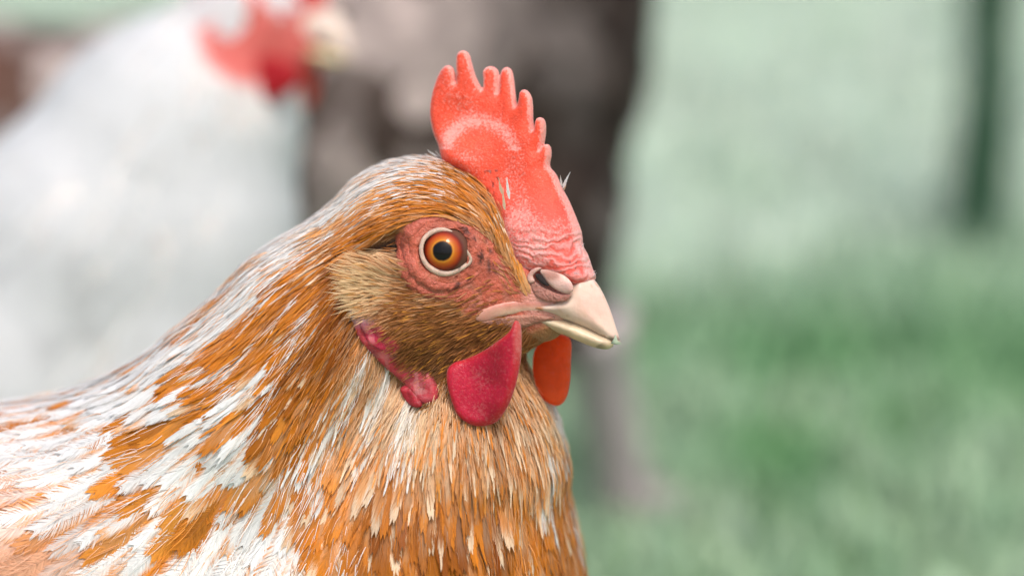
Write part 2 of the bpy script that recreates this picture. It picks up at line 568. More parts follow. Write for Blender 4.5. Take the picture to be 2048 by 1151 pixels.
def vanes(S, Nn, W, M, colfun, gen, sweep, fray=.25, camber=.18, rachis=None, rows=10, sheet=.55, barb=1.0, pointed=False):
    """feathers: a thin inner vane, M single barbs per side whose ends draw the outline, and a shaft.
    returns V (n, verts, 3), tris (per feather), colours"""
    n = len(S); L = np.linalg.norm(np.diff(S, axis=1), axis=2).sum(1)
    T = np.gradient(S, axis=1); T /= np.maximum(np.linalg.norm(T, axis=2, keepdims=True), 1e-6)
    prof = lambda v: np.clip(v / .40, 0, 1) ** .7 * np.sqrt(np.clip(1 - np.clip((v - .45) / .57, 0, 1) ** 2.3, 0.0, 1))
    if pointed:
        prof = lambda v: np.clip(v / .35, 0, 1) ** .7 * (1 - np.clip((v - .30) / .72, 0, 1) ** 1.5)
    def place(v, u, wv):
        """point at v along, u (signed, fraction of the half width wv) across"""
        over = np.clip(v - 1, 0, None)
        c0 = lerp_spine(S, v); tt = lerp_spine(T, v); nn = lerp_spine(Nn, v)
        c0 = c0 + tt * (over * L[:, None])[..., None]
        sd = np.cross(tt, nn); sd /= np.maximum(np.linalg.norm(sd, axis=2, keepdims=True), 1e-6)
        return c0 + sd * (u * wv)[..., None] - nn * (camber * wv * u * u)[..., None], tt, nn, sd
    Vs, Cs, FF, off = [], [], [], 0
    if sheet:
        VV, CC = [], []
        v0 = np.linspace(.0, .90, rows)[None, :] * np.ones((n, 1))
        wob = .10 * np.sin(v0 * (7 + 6 * gen.random((n, 1))) + 6.28 * gen.random((n, 1)))
        for u in (-1, -.5, 0, .5, 1):
            wv = W[:, None] * .5 * sheet * prof(v0 + .06) * (1 + wob * np.sign(u))
            p_, _, nn, _ = place(v0, np.full_like(v0, u), wv)
            VV.append(p_ - nn * (.015 * W)[:, None, None]); CC.append(colfun(v0, abs(u) * sheet, 1))
        Vs.append(np.stack(VV, 2).reshape(n, rows * 5, 3)); Cs.append(np.stack(CC, 2).reshape(n, rows * 5, 3))
        g = np.arange(rows * 5).reshape(rows, 5)
        q = np.stack([g[:-1, :-1], g[:-1, 1:], g[1:, 1:], g[1:, :-1]], -1).reshape(-1, 4)
        FF += [q[:, [0, 1, 2]], q[:, [0, 2, 3]]]; off = rows * 5
    for side in (-1, 1):
        v = np.clip(np.linspace(.0, .93, M)[None, :] + (gen.random((n, M)) - .5) * .9 / M, 0, .97)
        sw = sweep[:, None] * (1 + .45 * (gen.random((n, M)) - .5)) * (1 + .14 * np.sin(v * (8 + 8 * gen.random((n, 1))) + 6.28 * gen.random((n, 1))))
        v1 = np.minimum(v + sw, 1.0 + (.16 if pointed else .04) * gen.random((n, M)) - .25 * fray * gen.random((n, M)) ** 2)
        v1 = np.maximum(v1, v + .04)
        wv = W[:, None] * .5 * (prof(np.minimum(v1, .995)) * (1.05 - fray * gen.random((n, M)) ** 1.5) + .03 * gen.random((n, M)))
        pts, cols = [], []
        for s_, hw in ((.0, .40), (.40, .44), (.75, .34), (1.0, .0)):
            u = s_ ** .85
            pos, tt, nn, sd = place(v + (v1 - v) * s_ ** 1.1, np.full_like(v, u * side), wv)
            pos = pos + nn * (.010 * W[:, None] + np.minimum(.10 * W, .03)[:, None] * (gen.random((n, M)) - .35) * s_ ** 2)[..., None]
            c = colfun(v + (v1 - v) * s_, u * wv / (W[:, None] * .5), side) * (1 + .24 * (gen.random((n, M)) - .5))[..., None]
            if hw:
                bw = barb * np.minimum((L / M)[:, None] * hw * (.7 + .6 * gen.random((n, M))), .022)
                wd_ = (tt * .35 - sd * side * .9) * bw[..., None]
                pts += [pos - wd_, pos + wd_]; cols += [c, c]
            else:
                pts.append(pos); cols.append(c)
        Vs.append(np.stack(pts, 2).reshape(n, M * 7, 3)); Cs.append(np.stack(cols, 2).reshape(n, M * 7, 3))
        b0 = off + (np.arange(M) * 7)[:, None]
        FF += [b0 + [0, 1, 3], b0 + [0, 3, 2], b0 + [2, 3, 5], b0 + [2, 5, 4], b0 + [4, 5, 6]]; off += M * 7
    if rachis is not None:
        K = S.shape[1]
        sd = np.cross(T, Nn); sd /= np.maximum(np.linalg.norm(sd, axis=2, keepdims=True), 1e-6)
        w = np.minimum(W * .014, .010)[:, None, None] * np.linspace(1, .25, K)[None, :, None]
        up_ = Nn * (W * .02)[:, None, None]
        Vs.append(np.stack([S - sd * w + up_, S + sd * w + up_], 2).reshape(n, 2 * K, 3))
        Cs.append(np.repeat(rachis[:, None], 2 * K, 1))
        r0 = off + (np.arange(K - 1) * 2)[:, None]
        FF += [r0 + [0, 1, 3], r0 + [0, 3, 2]]
    return np.concatenate(Vs, 1), np.concatenate(FF), np.concatenate(Cs, 1)

def join_feathers(V, Q):
    n, m = V.shape[:2]
    return V.reshape(-1, 3), (Q[None] + (np.arange(n) * m)[:, None, None]).reshape(-1, Q.shape[1])

def bristles(S, Nn, width, colA, colB, gen):
    """hair-like feathers: tapered strips"""
    n, K = S.shape[:2]
    T = np.gradient(S, axis=1); sd = np.cross(T, Nn); sd /= np.maximum(np.linalg.norm(sd, axis=2, keepdims=True), 1e-6)
    sd = sd + Nn * ((gen.random(n) - .5) * 1.2)[:, None, None]
    tp = np.interp(np.linspace(0, 1, K), [0, .3, .75, 1], [.7, 1, .7, .08])
    w = width[:, None, None] * tp[None, :, None] * .5
    V = np.stack([S - sd * w, S + sd * w], 2).reshape(n, 2 * K, 3)
    f = np.linspace(0, 1, K) ** 1.3
    Cc = colA[:, None] * (1 - f)[None, :, None] + colB[:, None] * f[None, :, None]
    Cc = np.repeat(Cc, 2, 1)
    r0 = (np.arange(K - 1) * 2)[:, None]
    Q = r0 + [0, 1, 3, 2]
    return V, Q, Cc

def inflate(poly_px, l0, w, Rr, hgrid=.04, lc=None, wfun=None, sub=5, pad=.25, frame=HEAD, skin=None):
    """solid from an outline seen on the plane at lateral l0 of the head: half width w, edge radius Rr"""
    pp = curve_pts(poly_px, sub)
    H = np.array([frame.to(frame.at(x, y, l0)) for x, y in pp])
    poly = H[:, [0, 2]]
    lo2, hi2 = poly.min(0) - pad, poly.max(0) + pad
    fx = np.arange(lo2[0], hi2[0], hgrid); uz = np.arange(lo2[1], hi2[1], hgrid)
    FX, UZ = np.meshgrid(fx, uz, indexing='ij')
    din = poly_dist(poly, FX, UZ)
    ww = np.full(FX.shape, w) if wfun is None else wfun(FX, UZ, din)
    lcv = np.zeros(FX.shape) + (0 if lc is None else lc(FX, UZ, din))
    if skin is not None:                     # lie on the skin: follow its lateral position
        for _ in range(2):
            sx_, sy_ = to_px(frame.back(np.stack([FX, l0 + lcv, UZ], -1)))
            lcv = frame.to(skin.hit(sx_, sy_))[..., 1] - l0
        lcv = np.clip(lcv, -1.2, 1.2) + (0 if lc is None else lc(FX, UZ, din))
    wm = float(ww.max()) + abs(lcv).max() + .15
    ls = np.arange(-wm, wm + hgrid, hgrid)
    RR = Rr if np.isscalar(Rr) else Rr(FX, UZ)
    q = np.clip(RR - din, 0, None)
    F = np.sqrt(q[:, None, :] ** 2 + ((ls[None, :, None] - lcv[:, None, :]) * (RR / ww)[:, None, :]) ** 2) - (RR[:, None, :] if not np.isscalar(RR) else RR)
    V, Q = surface_nets(F.astype(np.float32), (fx[0], ls[0], uz[0]), hgrid)
    dv = poly_dist(poly, V[:, 0], V[:, 2])
    loc = V.copy()
    V = V + np.array([0, l0, 0])
    return frame.back(V), Q, dv, loc

def ppx(P):
    return to_px(np.asarray(P))

WHITE = np.array([.82, .82, .81]); CREAM = np.array([.78, .63, .45]); LORG = np.array([.79, .345, .055])
ORG = np.array([.66, .222, .015]); DORG = np.array([.25, .060, .004]); PEACH = np.array([.70, .40, .25])

# ------------------------------------------------------------------ the two hens behind (out of focus)
def hen_field(lo_px, hi_px, d_rng, chains, ells=(), h=.3, k=1.2, frame=None):
    dm = d_rng
    a, b = C(lo_px[0], hi_px[1], dm[1]), C(hi_px[0], lo_px[1], dm[1])
    lo = np.array([a[0], dm[0], a[2]]); hi = np.array([b[0], dm[1], b[2]])
    G = grid(lo, hi, h)
    F = None
    for ch in chains:
        for (x0, y0, d0, r0), (x1, y1, d1, r1) in zip(ch[:-1], ch[1:]):
            s = sd_cone(G, C(x0, y0, d0), C(x1, y1, d1), r0, r1)
            F = s if F is None else smin(F, s, k)
    for e in ells:
        F = smin(F, e(G), k * .6)
    F = np.ascontiguousarray(np.broadcast_to(F, np.broadcast_shapes(*[g.shape for g in G]))).astype(np.float32)
    V, Q = surface_nets(F, lo, h)
    return Field(F, lo, h), V, Q

def hen_legs(root, hips, feet, mat, rad=.55):
    """scaly shanks with spread toes; hips in camera cm, feet in world metres"""
    for hp_, ft in zip(hips, feet):
        a = world_pts(hp_); b = np.array(ft) + [0, 0, .008]
        t_ = np.linspace(0, 1, 9)[:, None]
        path = a * (1 - t_) + b * t_
        r = np.interp(t_[:, 0], [0, .15, .85, 1], [1.5, 1.1, 1.0, 1.25]) * rad * .01 * (1 + .05 * np.sin(t_[:, 0] * 50))
        V, Q = tube(path, r, 10)
        leg = mesh_obj("leg", V, Q, mat, root, is_world=True)
        for ang, ln in ((-.6, .035), (0, .04), (.6, .035), (3.0, .02)):
            dv = np.array([math.cos(ang), math.sin(ang), 0])
            tp = b + dv * np.linspace(0, ln, 5)[:, None] + np.array([0, 0, 1]) * np.interp(np.linspace(0, 1, 5), [0, .5, 1], [0, .004, -.004])[:, None]
            V, Q = tube(tp, np.array([.006, .0055, .005, .004, .0015]), 8)
            mesh_obj("toe", V, Q, mat, leg, is_world=True)

def far_plumage(root, field, V, Q, ctrl, N, colour, keep, L=3.0, W=1.7, M=4, seed=3, lift=.35, sp=.9):
    g = np.random.default_rng(seed)
    P = sample_surface(V, Q, N, None, g)
    px, py = to_px(P)
    P = P[keep(px, py, P)]
    P = P[thin(P, np.full(len(P), sp))]
    ctrl = np.array(ctrl, float)
    dirs = np.stack([ctrl[:, 2], np.zeros(len(ctrl)), -ctrl[:, 3]], -1)
    df = lambda p: idw(*to_px(p), ctrl, dirs)
    n = len(P)
    Ls = L * (.75 + .5 * g.random(n)); Ws = W * (.8 + .4 * g.random(n))
    S, Nn = spines(field, P, df, Ls, lift, 6, .03, .2 * (g.random((n, 3)) - .5))
    fe = colour(P, g)
    def cf(v, u, side):
        m = smooth01(.25, .60, np.maximum(v * 1.02, u * .80))[..., None]
        return fe[0][:, None] * (1 - m) + fe[1][:, None] * m
    Vf, Qf, Cf = vanes(S, Nn, Ws, M, cf, g, np.full(n, .25), fray=.15, rows=7, sheet=.92)
    Vj, Qj = join_feathers(Vf, Qf)
    o = mesh_obj("plumage", Vj, Qj, M_FEATHER, root, Cf.reshape(-1, 3), smooth=False)
    o["kind"] = "stuff"
    return o

def solid(v, c):
    return np.tile(np.asarray(c, float), (len(v), 1))

M_SHANK = plain_mat("shank_scales", (.40, .34, .34), .6, .35, 150)

# ---- white hen, 35 cm further back
wd_ = 35.0
WH = Frame(C(500, 60, wd_), R(22))
chW = [[(500, 30, wd_, 1.9), (440, 240, wd_ + .5, 3.0), (360, 470, wd_ + 1, 4.4), (300, 760, wd_ + 2, 5.6)],
       [(470, 40, wd_, 1.9), (330, 260, wd_ + 1, 4.2), (160, 500, wd_ + 1, 5.0), (0, 800, wd_ + 2, 6.4), (-420, 900, wd_ + 3, 5.6), (-800, 760, wd_ + 4, 2.6), (-1020, 560, wd_ + 4, 1.0)],
       [(560, 60, wd_ - .4, 1.5), (600, 90, wd_ - .7, .9)]]
FW, VW, QW = hen_field((-1150, -120), (760, 1250), (22, 52), chW, h=.32)
gw = ground_at(150, 1500); 
wc = world_pts(C(150, 800, wd_ + 2))
white_hen = empty("hen", (wc[0], wc[1], 0), "white hen with red face, blurred behind the orange and white hen", "hen", "hens on the lawn")
pxw, pyw = to_px(VW)
face_poly = np.array([(385, -60), (395, 60), (405, 110), (440, 150), (490, 170), (590, 160), (720, 140), (720, -60)], float)
fmW = smooth01(-14, 10, poly_dist(face_poly, pxw, pyw))[:, None]
cW = np.array([.62, .60, .58]) * (1 - fmW) + np.array([.60, .12, .10]) * fmW
cW = cW * (.8 + .4 * vnoise(VW, 1.1, 4))[:, None]
mesh_obj("body", VW, QW, M_SKIN, white_hen, cW)
ctrlW = [(480, 0, -.3, .9), (420, 120, -.2, 1), (560, 210, .05, 1), (590, 400, 0, 1), (400, 400, -.25, 1), (250, 150, -.6, .8), (100, 300, -.75, .65),
         (200, 600, -.6, .8), (450, 650, -.1, 1), (-200, 600, -1, .2), (0, 900, -.9, .4), (-700, 800, -1, -.3), (300, 900, -.3, 1)]
def colW(P, g):
    n = len(P)
    px, py = to_px(P)
    sh = (.745 + .01 * g.random(n))[:, None] * np.array([.955, .975, .985])
    spot = (g.random(n) < .10) & (py > 260) & (px < 420)
    tip = sh * np.where(spot, .86, 1.0)[:, None]
    yel = .8 * smooth01(45, 15, np.hypot(px - 497, py - 168))[:, None]
    warm = np.array([1, .84, .60])
    return sh * .97 * (1 - yel + yel * warm), tip * (1 - yel + yel * warm)
far_plumage(white_hen, FW, VW, QW, ctrlW, 26000, colW,
            lambda px, py, P: (poly_dist(face_poly, px, py) < -4) & (px < 640), L=3.4, W=1.9, sp=.75, lift=.06, seed=5)
RED = np.array([.62, .035, .028])
V, Q, dv, _ = inflate([(445, 130), (462, 178), (495, 203), (545, 203), (590, 178), (605, 140), (560, 115), (500, 110)], -1.5, .3, .3, .08, frame=WH)
mesh_obj("wattle", V, Q, M_WATTLE, white_hen, solid(V, (.52, .012, .02)), extra={"scurf": np.zeros(len(V))})
V, Q, dv, _ = inflate([(580, 125), (588, 170), (604, 205), (624, 210), (634, 165), (634, 130), (610, 115)], 1.0, .3, .3, .08, frame=WH)
mesh_obj("wattle", V, Q, M_WATTLE, white_hen, solid(V, (.75, .06, .02)), extra={"scurf": np.zeros(len(V))})
V, Q, dv, _ = inflate([(595, 45), (640, 18), (675, 25), (695, 65), (704, 118), (694, 122), (672, 100), (630, 88), (590, 85)], 0, .75, .6, .08, frame=WH,
                      wfun=lambda f, u, d: np.clip(.85 - .22 * (f - 1.6), .2, .8))
mesh_obj("upper_beak", V, Q, M_HORN, white_hen, solid(V, (.66, .54, .46)))
V, Q, dv, _ = inflate([(575, 95), (630, 97), (672, 108), (688, 122), (670, 128), (620, 118), (578, 112)], 0, .6, .4, .08, frame=WH)
mesh_obj("lower_beak", V, Q, M_HORN, white_hen, solid(V, (.66, .55, .33)))
V, Q, dv, _ = inflate([(440, -20), (430, -90), (450, -140), (475, -110), (490, -160), (515, -115), (535, -165), (560, -110), (585, -140), (600, -80), (640, -40), (650, 20), (600, 25), (520, 0)],
                      0, .4, .35, .1, frame=WH)
mesh_obj("comb", V, Q, M_COMB, white_hen, solid(V, RED), extra={"scurf": np.full(len(V), .2), "wrinkle": np.zeros(len(V))})
V, Q, dv, _ = inflate([(395, 60), (385, 100), (398, 135), (425, 140), (435, 100), (420, 65)], -1.9, .35, .3, .08, frame=WH)
mesh_obj("ear_lobe", V, Q, M_WATTLE, white_hen, solid(V, (.70, .36, .40)), extra={"scurf": np.full(len(V), .6)})
def ball(c, r, seg=24, rings=14):
    a = np.linspace(0, np.pi, rings)
    path = np.stack([np.zeros(rings), np.zeros(rings), -np.cos(a)], -1) * r
    V, Q = tube(path, np.maximum(np.sin(a) * r, 1e-4), seg, cap=False)
    b = np.linspace(0, 2 * np.pi, seg, endpoint=False)
    V = np.stack([np.outer(np.sin(a), np.cos(b)), np.outer(np.sin(a), np.sin(b)), np.outer(-np.cos(a), np.ones(seg))], -1).reshape(-1, 3) * r
    return V + c, Q
V, Q = ball(WH.at(497, 32, -1.6), .5)
mesh_obj("eye", V, Q, plain_mat("far_eye", (.25, .07, .02), .15, .2, 200), white_hen)
hipsW = [C(120, 1120, wd_ + .5), C(200, 1130, wd_ + 6)]
hen_legs(white_hen, hipsW, [(world_pts(h)[0] + .01, world_pts(h)[1], 0) for h in hipsW], M_SHANK)

# ---- dark brown speckled hen, 65 cm further back
dd = 65.0
chD = [[(1040, -420, dd, 2.2), (1040, -250, dd, 3.6), (1020, -60, dd, 6.4), (1000, 120, dd, 6.5), (700, 250, dd + 1, 8.2), (350, 330, dd + 1, 6.6), (0, 265, dd + 1, 4.7), (-350, 150, dd + 1, 2.6), (-620, -60, dd + 1, 1.0)],
       [(1000, 120, dd, 6.3), (1055, 400, dd - 1, 4.2), (1085, 560, dd - 1, 2.9), (1130, 660, dd - 1, 1.3)],
       [(700, 300, dd + 2, 7), (800, 560, dd + 4, 3.6), (830, 700, dd + 4, 1.4)],
       [(1040, -420, dd, 2.0), (1130, -430, dd - .5, 1.3)]]
FD, VD, QD = hen_field((-760, -620), (1420, 800), (50, 84), chD, h=.4)
dc = world_pts(C(700, 250, dd + 1))
dark_hen = empty("hen", (dc[0], dc[1], 0), "dark brown speckled hen standing behind, head out of the picture", "hen", "hens on the lawn")
cD = np.array([.06, .038, .03]) * (.7 + .6 * vnoise(VD, .8, 8))[:, None]
pxd, pyd = to_px(VD)
fmD = smooth01(1080, 1110, pxd)[:, None] * (pyd < -340)[:, None]
cD = cD * (1 - fmD) + np.array([.5, .06, .05]) * fmD
mesh_obj("body", VD, QD, M_SKIN, dark_hen, cD)
ctrlD = [(1050, -300, -.2, 1), (1250, 0, .1, 1), (1250, 300, -.1, 1), (1050, 200, -.5, .85), (1100, 550, .1, 1), (800, 100, -.7, .7), (700, 400, -.8, .6), (400, 200, -.9, .4),
         (100, 200, -1, .1), (-300, 150, -1, -.5), (900, 0, -.6, .8)]
def colD(P, g):
    n = len(P)
    px, py = to_px(P)
    dark = smooth01(960, 1080, px + 60 * (vnoise(P, .35, 2) - .5) - .35 * np.clip(py - 250, 0, 400))     # breast darker than the wing
    dark = np.clip(dark * 1.0, 0, 1)
    blotch = vnoise(P, .36, 6) * .6 + vnoise(P, .7, 7) * .4
    blotch = .55 * blotch + .45 * vnoise(np.stack([(P[:, 0] * .7 - P[:, 2] * .7) * .48, P[:, 1] * .2, (P[:, 0] * .7 + P[:, 2] * .7) * .22], -1), 1.0, 15)
    pale = smooth01(.47, .52, blotch - .09 * dark)[:, None]
    base = np.array([.060, .042, .034]) * (.6 + .6 * g.random(n))[:, None]
    red = smooth01(260, 60, px)[:, None]
    base = base * (1 - .5 * red) + np.array([.20, .085, .055]) * .5 * red
    lite = np.array([.50, .42, .385]) * (.7 + .5 * g.random(n))[:, None] * (1 - .66 * dark)[:, None]
    base = base * (1 - .25 * dark)[:, None]
    tip = base * 1.2 * (1 - pale) + lite * pale
    return base * (1 - .8 * pale) + lite * .8 * pale, tip
far_plumage(dark_hen, FD, VD, QD, ctrlD, 26000, colD, lambda px, py, P: ~((px > 1100) & (py < -330)), L=3.6, W=2.2, sp=1.05, lift=.45, seed=9)
DH = Frame(C(1060, -430, dd), R(10))
V, Q, dv, _ = inflate([(1130, -460), (1180, -440), (1200, -400), (1150, -405), (1110, -410)], 0, .6, .5, .1, frame=DH)
mesh_obj("beak", V, Q, M_HORN, dark_hen, solid(V, (.5, .42, .3)))
V, Q, dv, _ = inflate([(1000, -500), (1010, -570), (1040, -540), (1060, -590), (1085, -540), (1110, -570), (1125, -500), (1150, -470), (1080, -480)], 0, .35, .3, .12, frame=DH)
mesh_obj("comb", V, Q, M_COMB, dark_hen, solid(V, RED), extra={"scurf": np.full(len(V), .2), "wrinkle": np.zeros(len(V))})
V, Q, dv, _ = inflate([(1085, -390), (1090, -340), (1110, -320), (1130, -350), (1125, -395)], -1, .3, .25, .12, frame=DH)
mesh_obj("wattle", V, Q, M_WATTLE, dark_hen, solid(V, RED), extra={"scurf": np.zeros(len(V))})
f1 = ground_at(1250, 1040); h1 = C(1185, 640, dd - 1)
h2 = C(830, 690, dd + 4); w2 = world_pts(h2)
hen_legs(dark_hen, [h1, h2], [f1, (w2[0] - .01, w2[1], 0)], M_SHANK, rad=1.35)

# ------------------------------------------------------------------ the near hen
hc = world_pts(C(250, 1150, 3.5))
hen = empty("hen", (hc[0], hc[1], 0), "orange and white hen in sharp focus, red comb, looking to the right", "hen", "hens on the lawn")
h_ = .14
lo = np.array([C(-1150, 0, 0)[0], -6.0, C(0, 1720, 8)[2]]); hi = np.array([C(1260, 0, 0)[0], 12.0, C(0, 285, 0)[2]])
G = grid(lo, hi, h_)
ax3 = [HEAD.f, HEAD.l, HEAD.u]
def tilt(a):
    return [HEAD.f * math.cos(a) + HEAD.u * math.sin(a), HEAD.l, HEAD.u * math.cos(a) - HEAD.f * math.sin(a)]
F = sd_ell(G, HEAD.at(865, 470, 0), (2.45, 1.80, 1.98), tilt(R(-8)))
F = smin(F, sd_ell(G, HEAD.at(960, 530, 0), (2.0, 1.22, 1.70), tilt(R(-25))), .7)           # brow and snout
F = smin(F, sd_cone(G, HEAD.at(1000, 570, 0), HEAD.at(1120, 600, 0), 1.15, .62), .6)
F = smin(F, sd_ell(G, HEAD.at(880, 620, 0), (2.2, 1.72, 1.55), tilt(R(-6))), .8)            # cheeks and jaw
F = smin(F, sd_cone(G, HEAD.at(930, 650, 0), HEAD.at(1090, 648, 0), 1.05, .5), .6)
for l in (-1.05, 1.05):
    F = smin(F, sd_ell(G, HEAD.at(892, 505, l), (1.22, 1.0, 1.12), ax3), .35)               # orbits
NK = [(800, 520, .2, 2.1), (640, 675, .8, 2.55), (490, 880, 1.6, 3.3), (250, 1150, 3.4, 5.3), (0, 1255, 3.8, 6.1), (-380, 1260, 4, 6.0), (-750, 1150, 4, 4.0), (-1050, 930, 4, 1.6)]
for (x0, y0, d0, r0), (x1, y1, d1, r1) in zip(NK[:-1], NK[1:]):
    F = smin(F, sd_cone(G, C(x0, y0, d0), C(x1, y1, d1), r0, r1), 1.6)
BR = [(930, 735, .8, 1.35), (905, 900, 1.3, 3.0), (785, 1190, 3, 5.55), (300, 1330, 4, 5.6)]
for (x0, y0, d0, r0), (x1, y1, d1, r1) in zip(BR[:-1], BR[1:]):
    F = smin(F, sd_cone(G, C(x0, y0, d0), C(x1, y1, d1), r0, r1), 1.2)
F = smin(F, sd_ell(G, HEAD.at(768, 572, -1.45), (.95, .62, .85), tilt(R(-20))), .3)            # ear tuft
ftmp = Field(np.ascontiguousarray(F.astype(np.float32)), lo, h_)
crease = sd_cone(G, ftmp.hit(786, 492), ftmp.hit(728, 520), .46, .36)               # gap between brow and tuft
F = np.maximum(F, -crease)
F = F.astype(np.float32)
FH0 = Field(F, lo, h_)                       # before the eye sockets
EYE_C = HEAD.at(892, 503, -1.66); EYE_R = .71
F2 = F.copy()
for l in (-1.66, 1.66):
    e = sd_ell(G, EYE_C if l < 0 else HEAD.back(HEAD.to(EYE_C) * np.array([1, -1, 1])), (.70, .70, .70))
    F2 = np.maximum(F2, -e)
    o_ = EYE_C if l < 0 else HEAD.back(HEAD.to(EYE_C) * np.array([1, -1, 1]))
    F2 = np.maximum(F2, -sd_cone(G, o_ + HEAD.l * np.sign(l) * .3, o_ + HEAD.l * np.sign(l) * 1.6, .57, .65))   # lid opening
VH, QH = surface_nets(F2, lo, h_)
pxh, pyh = to_px(VH)
NnH = FH0.grad(VH)

# skin colours by place: bare red face, pale rims, brown under-plumage elsewhere
bare = np.array([(1190, 560), (1165, 545), (1040, 520), (1012, 470), (960, 440), (880, 428), (815, 440), (790, 480), (795, 540), (830, 590), (900, 600), (945, 640), (1010, 640), (1060, 660), (1100, 640), (1200, 600)], float)
db = poly_dist(bare, pxh, pyh)
skin = np.tile(np.array([.30, .13, .05]), (len(VH), 1))
n1, n2 = vnoise(VH, 1.6, 11), vnoise(VH, 5, 12)
red = np.array([.44, .092, .050]) * (.75 + .5 * n1)[:, None]
red = red + (np.array([.50, .19, .125]) - red) * smooth01(.5, .8, n2)[:, None] * .6
m = smooth01(-12, 12, db + 16 * (n2 - .5))[:, None]
skin = skin * (1 - m) + red * m
cere = np.array([(1040, 600), (1055, 560), (1090, 545), (1200, 570), (1200, 660), (1050, 640)], float)
m = smooth01(-10, 15, poly_dist(cere, pxh, pyh))[:, None] * .6
skin = skin * (1 - m) + np.array([.66, .34, .28]) * m
ck = np.array([(940, 645), (830, 612), (765, 560), (720, 600), (760, 690), (860, 740), (960, 705), (1000, 675)], float)
m = smooth01(-15, 15, poly_dist(ck, pxh, pyh))[:, None]
skin = skin * (1 - m) + np.array([.20, .085, .035]) * m
fz = np.array([(940, 330), (1010, 400), (1022, 470), (1045, 535), (1100, 560), (1190, 565), (1150, 400), (1050, 300)], float)
m = smooth01(-8, 8, poly_dist(fz, pxh, pyh))[:, None]
skin = skin * (1 - m) + np.array([.72, .10, .07]) * m
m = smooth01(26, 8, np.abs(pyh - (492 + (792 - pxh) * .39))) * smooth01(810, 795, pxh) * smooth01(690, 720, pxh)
skin = skin * (1 - m[:, None]) + np.array([.035, .018, .010]) * m[:, None]  # shade in the gap behind the eye, painted dark on the skin
# dirt speckles in front of the eye
sp = smooth01(.66, .74, vnoise(VH, 9, 21)) * smooth01(60, 20, np.hypot((pxh - 975) * 1.0, (pyh - 535) * .7))
skin = skin * (1 - .85 * sp[:, None])
skin *= (.85 + .3 * vnoise(VH, 8, 14))[:, None]
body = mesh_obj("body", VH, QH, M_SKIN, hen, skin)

# ---- eye
axis = HEAD.l * -1 + HEAD.f * .22 + HEAD.u * .02; axis /= np.linalg.norm(axis)
t = NT("eye_amber")
tc = t.n("ShaderNodeTexCoord")
nz = t.noise(700, 3, .6, tc.outputs["Object"])
vec = t.n("ShaderNodeSeparateXYZ"); t.l(tc.outputs["Object"], vec.inputs[0])
rr = t.math('SQRT', t.math('ADD', t.math('POWER', vec.outputs[0], 2.0), t.math('POWER', vec.outputs[1], 2.0)))
rr = t.math('ADD', t.math('DIVIDE', rr, EYE_R * .01), t.math('MULTIPLY', t.math('SUBTRACT', nz.outputs[0], .5), .05))
rm = t.ramp(rr, [(.0, (.004, .003, .003)), (.355, (.004, .003, .003)), (.385, (.16, .05, .01)), (.42, (.48, .18, .016)), (.50, (.40, .095, .008)), (.64, (.30, .035, .006)), (.72, (.16, .016, .006)), (.76, (.10, .02, .012)), (.84, (.10, .045, .03))])
p = t.n("ShaderNodeBsdfPrincipled"); t.set(p, Roughness=.5); p.inputs["Specular IOR Level"].default_value = .05; p.inputs["Coat Weight"].default_value = .35; p.inputs["Coat Roughness"].default_value = .03
t.l(rm.outputs[0], p.inputs["Base Color"]); t.l(p.outputs[0], t.out.inputs[0])
def eye_obj(center, ax):
    V, Q = ball(np.zeros(3), EYE_R * .01, 48, 28)
    me = bpy.data.meshes.new("eye"); me.from_pydata(V.tolist(), [], Q.tolist())
    me.polygons.foreach_set("use_smooth", np.ones(len(me.polygons), bool))
    me.materials.append(t.m)
    o = bpy.data.objects.new("eye", me)
    o.location = world_pts(center) - hc * [1, 1, 0]
    o.rotation_mode = 'QUATERNION'
    o.rotation_quaternion = Vector(world_dir(ax)).to_track_quat('Z', 'Y')
    return finish(o, hen)
eye = eye_obj(EYE_C, axis); eye["label"] = "round amber eye with black pupil"
EYE_C2 = HEAD.back(HEAD.to(EYE_C) * np.array([1, -1, 1])); ax2 = HEAD.l + HEAD.f * .22
eye_obj(EYE_C2, ax2 / np.linalg.norm(ax2))

